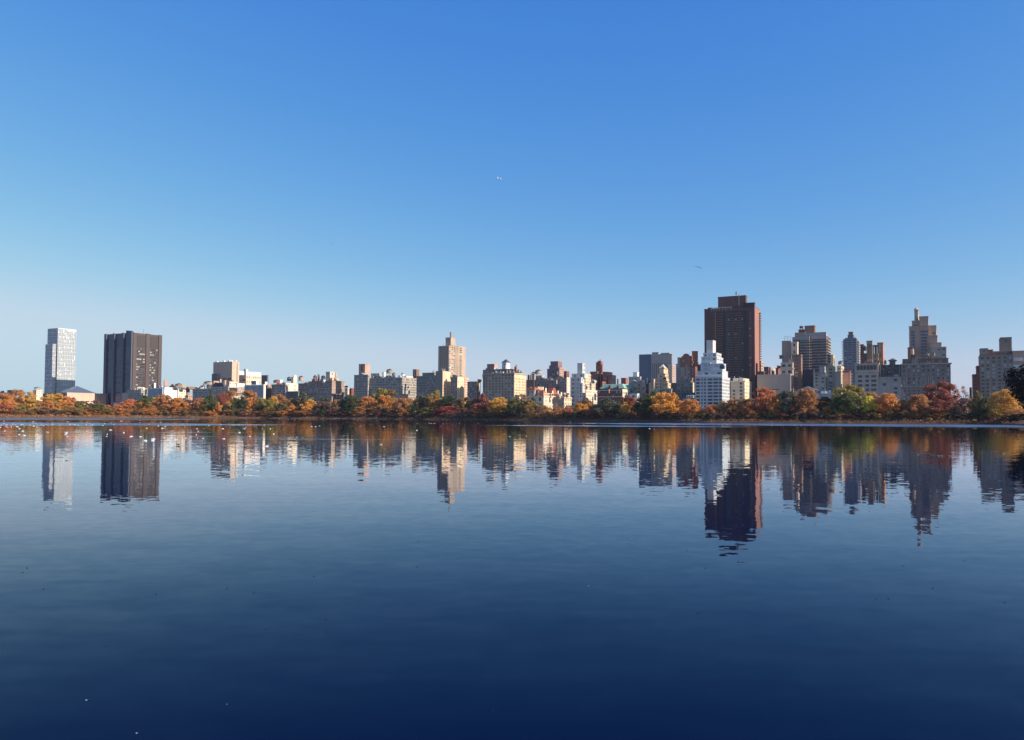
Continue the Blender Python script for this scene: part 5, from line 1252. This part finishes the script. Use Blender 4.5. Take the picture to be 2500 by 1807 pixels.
# undergrowth on the bank: nobody could count it
def scatter(name, cols, n, off, zf, size, seed, lab, pxr=(-60, 2470), hz=(0.3, 1.5)):
    r = np.random.RandomState(seed); pts = []
    for _ in range(n):
        px = r.uniform(*pxr); D = shore_depth(px) + r.uniform(*off)
        x, y = xy_at(px, D); f = (D - shore_depth(px))
        pts.append((x, y, zf(f) + r.uniform(*hz) * r.rand()))
    P = np.array(pts); k = len(P)
    nrm = r.normal(size=(k, 3)); nrm /= np.linalg.norm(nrm, axis=1)[:, None]
    a = np.cross(nrm, r.normal(size=(k, 3))); a /= np.linalg.norm(a, axis=1)[:, None]; b_ = np.cross(nrm, a); s_ = r.uniform(*size, (k, 1))
    V = np.stack([P - a*s_ - b_*s_*.5, P + a*s_ - b_*s_*.5, P + a*s_*.5 + b_*s_*.7, P - a*s_*.5 + b_*s_*.7], 1).reshape(-1, 3)
    me = bpy.data.meshes.new(name); me.vertices.add(len(V)); me.vertices.foreach_set('co', V.ravel()); me.loops.add(k*4); me.loops.foreach_set('vertex_index', np.arange(k*4))
    me.polygons.add(k); me.polygons.foreach_set('loop_start', np.arange(k)*4); me.update(calc_edges=True)
    at = me.attributes.new('tone', 'FLOAT', 'FACE'); at.data.foreach_set('value', r.rand(k))
    for c in cols: me.materials.append(LEAF[c])
    cl = (np.sin(P[:, 0] * .11 + np.sin(P[:, 0] * .031) * 4) * .5 + .5 + r.rand(k) * .5) * len(cols) / 1.5
    me.polygons.foreach_set('material_index', np.clip(cl.astype(int), 0, len(cols) - 1).astype(np.int32))
    o = link(name, me); tag(o, lab, 'undergrowth', kind='stuff'); return o
bankz = lambda f: float(np.interp(f, [0, .6, 3, 6, 8.5, 11, 40], [0.05, .65, 1.4, 2.2, 2.75, 3.0, 3.0]))
scatter('bank_plants', ['rust', 'brown', 'bronze', 'rust', 'brown', 'orange'], 9000, (1.0, 10), bankz, (.2, .55), 5, 'rust and orange weeds on the sloping bank at the left end of the shore', pxr=(-60, 560))
scatter('bank_plants', ['brown', 'maroon', 'olive', 'brown', 'maroon', 'bronze'], 20000, (1.0, 10), bankz, (.2, .55), 9, 'dark brown weeds on the sloping bank below the centre and right trees', pxr=(560, 2470))
scatter('undergrowth', ['brown', 'maroon', 'dark_green', 'brown', 'dark_green'], 30000, (12, 30), bankz, (.35, .9), 6, 'dark tangled undergrowth below the line of autumn trees', hz=(.3, 4.5))

# ------------------------------------------------------------------ birds
def bird_body(c_body, c_wing, c_beak, L=.42, up=True):
    b = MB()
    cs = [(-.50, 0, .09), (-.36, 0, .08), (-.18, 0, .07), (.02, 0, .07), (.20, 0, .09), (.28, 0, .13), (.33, 0, .17), (.39, 0, .185), (.44, 0, .18), (.51, 0, .17)]
    rs = [(.02, .012), (.07, .035), (.12, .085), (.145, .10), (.11, .095), (.06, .07), (.05, .055), (.055, .055), (.03, .03), (.006, .006)]
    cs = [(x*L, y*L, z*L) for x, y, z in cs]; rs = [(a*L, c*L) for a, c in rs]
    b.loft(cs, rs, 10, 0, ms=lambda j, i: 2 if j >= 8 else (1 if (j < 4 and 0 < i < 5) else 0))
    return b.mesh('bird', [c_body, c_wing, c_beak], True)
FW = plain('white_feathers', (.85, .84, .82), .7); FG = plain('grey_feathers', (.50, .52, .55), .7); FB = plain('dark_feathers', (.03, .026, .024), .7); FBR = plain('brown_feathers', (.10, .075, .055), .7); BK = plain('orange_beak', (.6, .35, .05), .5)
gull_me = bird_body(FW, FG, BK, .43); duck_me = bird_body(FB, FBR, BK, .50)
br = random.Random(33)
def strip_pts(x0, y0, s_, pts): return [(x0 + X / s_, y0 + Y / s_) for X, Y in pts]
G1 = strip_pts(0, 1000, 11.34, [(110,325),(925,335),(1110,340),(1410,278),(1878,340),(2200,312),(12,395),(30,435),(115,400),(185,425),(170,462),(205,495),(5,495),(300,445),(330,425),(365,408),(405,370),(485,385),(430,425),(575,435),(605,412),(640,415),(670,448),(712,428),(750,400),(828,432),(912,375),(930,460),(980,388),(1035,428),(1020,475),(455,470),(520,500),(545,532),
   (1140,415),(1175,435),(1200,440),(1235,432),(1285,378),(1290,425),(1330,440),(1355,430),(1425,430),(1440,375),(1470,412),(1505,438),(1655,432),(1940,425),(1935,405),(2035,418),(2080,430),(2140,375),(2158,432),
   (132,590),(628,598),(530,692),(680,718),(1040,755),(1320,632),(1755,520),(1820,685),(1840,665),(1800,700),(1835,640),(1862,738),(2188,600),(310,480),(490,480)])
G2 = strip_pts(200, 1000, 11.34, [(88,340),(138,362),(215,380),(305,340),(405,362),(518,380),(628,392),(118,430),(240,430),(300,432),(800,372),(875,415),(1075,322),(1110,320),(1065,405),(1150,405),(1212,385),(1260,408),(1210,428),(1430,322),(1610,310),(1595,362),(2005,258),(1968,365),(2005,365),(2170,358),(1858,408),
   (2118,455),(2225,518),(2215,535),(795,570),(700,685),(680,745),(20,660),(5,735),(225,770),(270,785),(480,742),(1160,640),(1360,750),(1380,742),(1625,592),(1625,752),(1800,520),(1735,855),(1760,870),(1785,865),(1960,825),(1990,810),(1945,865),(1970,860),(1985,845),(570,440)])
G3 = strip_pts(400, 1000, 5.67, [(138,138),(328,128),(410,127),(450,126),(492,126),(690,153),(740,165),(800,125),(900,145),(1005,148),(1130,125),(675,183),(18,235),(15,258),(442,217),(620,225),(790,208),(555,262),(447,266),(462,266),(333,292),(472,303),(448,350),(463,398),(540,400),(295,396),(345,388),(165,420),(190,425),(815,265),(918,248),(1093,262),(1115,268),(1130,248),(1047,318),(828,405),(1190,372),
   (1400,128),(1470,126),(1428,158),(1600,132),(1662,175),(1725,138),(1770,140),(1815,143),(1805,152),(1880,138),(1915,133),(1945,133),(1965,133),(1990,133),(2010,133),(2078,135),(2170,135),(2240,133),(2235,152),(1362,265),(1475,268),(1520,340),(2043,237),(2100,237),(2150,228),(1920,388),(1423,508)])
G4 = strip_pts(800, 1000, 5.67, [(50,133),(85,138),(108,138),(265,182),(288,173),(412,157),(455,143),(447,235),(780,236),(908,190),(1242,195),(1357,195),(1402,188),(1432,192),(1465,193),(1480,193),(1492,195),(1600,198),(1647,197),(1787,198),(1825,187),(1978,170),(2087,190),(2195,162),(1235,290),(735,483)])
G5 = strip_pts(1200, 1000, 4.536, [(145,162),(303,160),(392,162),(875,135),(1290,132),(1020,170),(1800,217),(1748,213),(2125,157),(2187,158),(2255,157),(2035,168),(203,300),(385,293)])
G6 = strip_pts(1700, 1000, 5.67, [(28,203),(95,210),(5,192),(262,205),(355,222),(435,212),(470,198),(468,228),(627,210),(750,215),(795,215),(1018,213),(1045,222),(1135,223),(1163,217),(1205,218),(1357,222),(1377,217),(1450,225),(1592,220),(1640,223),(1895,225),(2058,228),(2103,232),(2190,220),(905,213),(1245,195),(1497,203),(940,465)])
DK = strip_pts(400, 1000, 5.67, [(198,482),(190,512),(205,512),(478,484),(848,525),(830,535),(1135,485),(1133,520),(1520,480),(1557,490),(1702,507),(1733,483),(1757,520),(1875,508),(1975,490),(2145,520),(620,368)]) \
   + strip_pts(800, 1000, 5.67, [(237,472),(308,483),(318,492),(172,383)]) + strip_pts(2100, 1000, 5.67, [(790,625),(965,627),(990,627),(1075,645),(1120,645),(1240,652),(1975,620)]) + [(162.8, 1125), (238, 1040), (214, 1040), (1602, 1047.5)]
labels = ['small white gull floating among the scattered flock on the calm water']
for (x, y) in G1 + G2 + G3 + G4 + G5 + G6:
    if y < 1024: y = max(y, 1022.5)
    p = on_water(x, max(y, 1019 + .0047 * (x - 1250) + 5.5))
    D = p.y; maxD = shore_depth(x) - 8
    if D > maxD: p = Vector((*xy_at(x, maxD), 0))
    s_ = 1.0 if D < 130 else 1.35
    o = link('gull', gull_me, None, (p.x, p.y, -.01), (0, 0, br.uniform(0, 6.28)), (s_,) * 3)
    tag(o, labels[0], 'gull', 'white gulls floating on the reservoir')
for (x, y) in DK:
    p = on_water(x, y)
    o = link('duck', duck_me, None, (p.x, p.y, -.01), (0, 0, br.choice((0, math.pi)) + br.uniform(-.5, .5)), (.45 if y > 1115 else (1.05 if x > 2100 else .75),) * 3)
    tag(o, 'small dark duck afloat on the reservoir among pale reflections', 'duck', 'dark ducks on the reservoir')

def flying(px, py, D, span, dih, yaw, mats, lab, swept=.25, bank=0.35):
    b = MB(); L = span * .42
    cs = [(-.5*L, 0, 0), (-.3*L, 0, 0), (0, 0, 0), (.25*L, 0, .01), (.4*L, 0, .02), (.55*L, 0, .01)]; rs = [(.10*L, .01), (.06*L, .04*L), (.11*L, .1*L), (.08*L, .08*L), (.055*L, .055*L), (.01, .01)]
    b.loft(cs, rs, 8, 0)
    for sgn in (-1, 1):
        seg = [(0, .05*L, 0.0, .30*L), (span*.22, .10*L, dih[0], .28*L), (span*.5, -swept*span*.4, dih[1], .06*L)]
        k = len(b.v)
        for (yy, xo, z, ch) in seg:
            for dx, dz in ((ch*.5, 0), (-ch*.5, 0), (-ch*.5, .014), (ch*.5, .022)): b.v.append((xo + dx, sgn * yy, z + dz))
        for j in range(2):
            for i in range(4):
                f = (k+4*j+i, k+4*j+(i+1) % 4, k+4*(j+1)+(i+1) % 4, k+4*(j+1)+i); b.f.append(f); b.m.append(1)
        b.f.append((k+8, k+9, k+10, k+11)); b.m.append(1)
    me = b.mesh('flying_bird', mats); p = on_depth(px, py, D)
    o = link('flying_gull', me, None, p, (bank, 0, yaw)); tag(o, lab, 'gull'); return o
flying(1705, 653, 95, 1.05, (.10, -.12), math.radians(80), [FB, FB], 'dark gull gliding with long bent wings, right of centre above the skyline')
flying(1216.5, 436.5, 95, 1.0, (.16, -.02), math.radians(60), [FW, FW], 'small white gull flying high near the middle of the sky')
flying(807.5, 597.5, 120, .7, (.16, .30), math.radians(95), [FB, FB], 'small dark gull with raised wings flying left of centre in the sky')

# ------------------------------------------------------------------ floating leaves and feathers in the foreground
LB = plain('wet_brown_leaf', (.035, .025, .018), .5); LP = plain('pale_feather', (.70, .70, .70), .6)
def leaf_mesh(mat, L=.055):
    b = MB(); n = 7; k0 = 0
    for lay in (0, 1):
        for i in range(n):
            u = i / (n - 1); w = math.sin(math.pi * u) ** .8 * .32 * L + .0008; z = .006 + .9 * L * (u - .5) ** 2 * .8 - lay * .0012
            b.v += [((u - .5) * L, -w, z + w * .25), ((u - .5) * L, 0, z), ((u - .5) * L, w, z + w * .25)]
    for lay in (0, 1):
        o_ = lay * n * 3
        for i in range(n - 1):
            for j in (0, 1):
                q = (o_+i*3+j, o_+(i+1)*3+j, o_+(i+1)*3+j+1, o_+i*3+j+1); b.f.append(q if lay == 0 else q[::-1]); b.m.append(0)
    return b.mesh('floating_leaf', [mat])
lf = leaf_mesh(LB); lw = leaf_mesh(LP)
spots = [(x / 1.8144, 1250 + y / 1.8144, 0) for x, y in ((193,341),(690,364),(1005,338),(1125,358),(1390,284),(1852,131),(1178,519),(465,591),(100,268),(120,249),(1845,242),(1443,474))] \
      + [(1250 + x / 1.8144, 1250 + y / 1.8144, 0) for x, y in ((775,170),(857,248),(1733,239),(2005,215),(1863,338),(1613,385),(1668,385),(825,448),(2182,402))] \
      + [(216, 1709, 0)]
for x, y, _ in spots:
    p = on_water(x, y); D = p.y; s_ = max(.5, min(.9, D / 18))
    o = link('floating_leaf', lf, None, (p.x, p.y, 0), (0, 0, br.uniform(-.5, .5)), (s_,) * 3); tag(o, 'tiny dark curled leaf drifting on the open blue water', 'leaf', 'dark leaves drifting on the near water')
for x, y, lab, s_ in ((211, 1710.5, 'pale feather stuck against a dark leaf near the bottom left corner', .6), (334, 1791, 'small curved white feather at the bottom edge left of centre', .5), (1542, 1316, 'white feather floating left of the brown tower reflection', .8), (1437, 1431, 'tiny white feather on mid blue water right of centre', .6), (554, 1720, 'faint pale feather floating low, left of centre', .35)):
    p = on_water(x, y); o = link('floating_feather', lw, None, (p.x, p.y, 0), (0, 0, .3), (s_ * .75,) * 3); tag(o, lab, 'feather')

# walkers on the bank path, far away: one continuous skinned body each, with hair
def walker(stride):
    s_ = stride
    J = {'pelvis': (0, 0, .95), 'belly': (0, .01, 1.12), 'chest': (0, .02, 1.36), 'neck': (0, .03, 1.50), 'head': (0, .05, 1.62), 'crown': (0, .045, 1.72),
         'hl': (-.09, 0, .90), 'kl': (-.10, .16*s_, .50), 'al': (-.10, .10*s_, .09), 'tl': (-.10, .26*s_, .04), 'hr': (.09, 0, .90), 'kr': (.10, .02*s_, .50), 'ar': (.10, -.30*s_, .12), 'tr': (.10, -.18*s_, .04),
         'sl': (-.19, .02, 1.42), 'el': (-.25, -.08*s_, 1.15), 'wl': (-.24, .06*s_, .93), 'fl': (-.24, .12*s_, .85), 'sr': (.19, .02, 1.42), 'er': (.25, .06*s_, 1.15), 'wr': (.24, .24*s_, .98), 'fr': (.24, .32*s_, .93)}
    E = ['pelvis belly', 'belly chest', 'chest neck', 'neck head', 'head crown', 'pelvis hl', 'hl kl', 'kl al', 'al tl', 'pelvis hr', 'hr kr', 'kr ar', 'ar tr', 'chest sl', 'sl el', 'el wl', 'wl fl', 'chest sr', 'sr er', 'er wr', 'wr fr']
    Rr_ = dict(pelvis=.15, belly=.14, chest=.16, neck=.06, head=.10, crown=.07, hl=.10, kl=.065, al=.045, tl=.04, hr=.10, kr=.065, ar=.045, tr=.04, sl=.07, el=.05, wl=.035, fl=.03, sr=.07, er=.05, wr=.035, fr=.03)
    ks = list(J); me = bpy.data.meshes.new('person'); me.from_pydata([J[k] for k in ks], [tuple(ks.index(a) for a in e.split()) for e in E], [])
    return me, ks, Rr_
jackets = [plain('white_jacket', (.75, .75, .74), .7), plain('pale_jacket', (.62, .60, .55), .7)]
hair_m = plain('brown_hair', (.05, .03, .02), .8)
for i, (px, place) in enumerate(((342, 'under the dark green tree right of the bronze tower foot'), (371, 'right of the green tree by the bronze tower'), (733, 'beside the bright orange round tree'), (768, 'right of the bright orange round tree'), (1059, 'below the dark grey corner block'), (1435, 'below the white stepped block'), (1895, 'below the blank limestone slab'))):
    me, ks, rr_ = walker((1, -1)[i % 2]); D = shore_depth(px) + 12.6; x, y = xy_at(px, D)
    o = link('person', me, None, (x, y, 3.02), (0, 0, math.radians(90 if i % 2 else -90)))
    md = o.modifiers.new('skin', 'SKIN')
    if not me.skin_vertices: me.skin_vertices.new() if hasattr(me.skin_vertices, 'new') else None
    if me.skin_vertices:
        for k, sv in zip(ks, me.skin_vertices[0].data): sv.radius = (rr_[k], rr_[k]); sv.use_root = (k == 'pelvis')
    sb = o.modifiers.new('smooth', 'SUBSURF'); sb.levels = sb.render_levels = 1
    me.materials.append(jackets[i % 2])
    hm = MB(); hm.loft([(-.1, 0, 1.69), (-.04, 0, 1.70), (.04, 0, 1.70), (.1, 0, 1.69)], [(.03, .03), (.085, .07), (.085, .07), (.03, .03)], 8); hm.build('hair', hair_m, o, (0, .02, 0))
    tag(o, 'pale-jacketed walker on the path ' + place, 'person')

# small white cart on the path under the trees
D = shore_depth(662) + 12; x, y = xy_at(662, D); cart = empty('park_cart', (x, y, 3.01), -.2)
m = MB(); m.box((-1.6, -.7, .35), (1.6, .7, .95)); m.box((-1.6, -.7, .95), (-1.5, .7, 1.5)); m.build('body', WHITEP, cart)
m = MB(); m.box((-1.1, -.75, 1.9), (1.0, .75, 1.98)); [m.box((sx-.03, sy-.03, .95), (sx+.03, sy+.03, 1.9)) for sx in (-1.05, .95) for sy in (-.68, .68)]; m.build('canopy', WHITEP, cart)
for sx in (-1.0, 1.0):
    for sy in (-.72, .72): m = MB(); m.tube((sx, sy - .08, .3), (sx, sy + .08, .3), .3, .3, 12); m.build('wheel', FB, cart)
tag(cart, 'small white utility cart on the path under the gold trees', 'cart')

lbs = {}
for o in bpy.data.objects:
    if o.parent is None and o.get('label'):
        lbs.setdefault(o['label'], []).append(o.name)
for k, v in lbs.items():
    if len(v) > 1: print('SHARED', len(v), k)
print('OBJECTS', len(bpy.data.objects))
for o in bpy.data.objects:
    if o.get('label') and len(o['label'].split()) > 16: print('LONG', o['label'])

# thin autumn haze over the reservoir and the city
hm_ = bpy.data.materials.new('haze_air'); hm_.use_nodes = True
th = hm_.node_tree; th.nodes.clear()
pv = th.nodes.new('ShaderNodeVolumePrincipled'); pv.inputs['Color'].default_value = (0.80, 0.87, 1.0, 1); pv.inputs['Density'].default_value = HAZE; pv.inputs['Anisotropy'].default_value = 0.2
ho = th.nodes.new('ShaderNodeOutputMaterial'); th.links.new(pv.outputs[0], ho.inputs['Volume'])
if HAZE > 0:
    hb = MB(); hb.box((-9500, -9500, -2.0), (9500, 9500, 230.0)); tag(hb.build('haze', hm_), 'thin pale haze over the water and the far city', 'haze', kind='stuff')
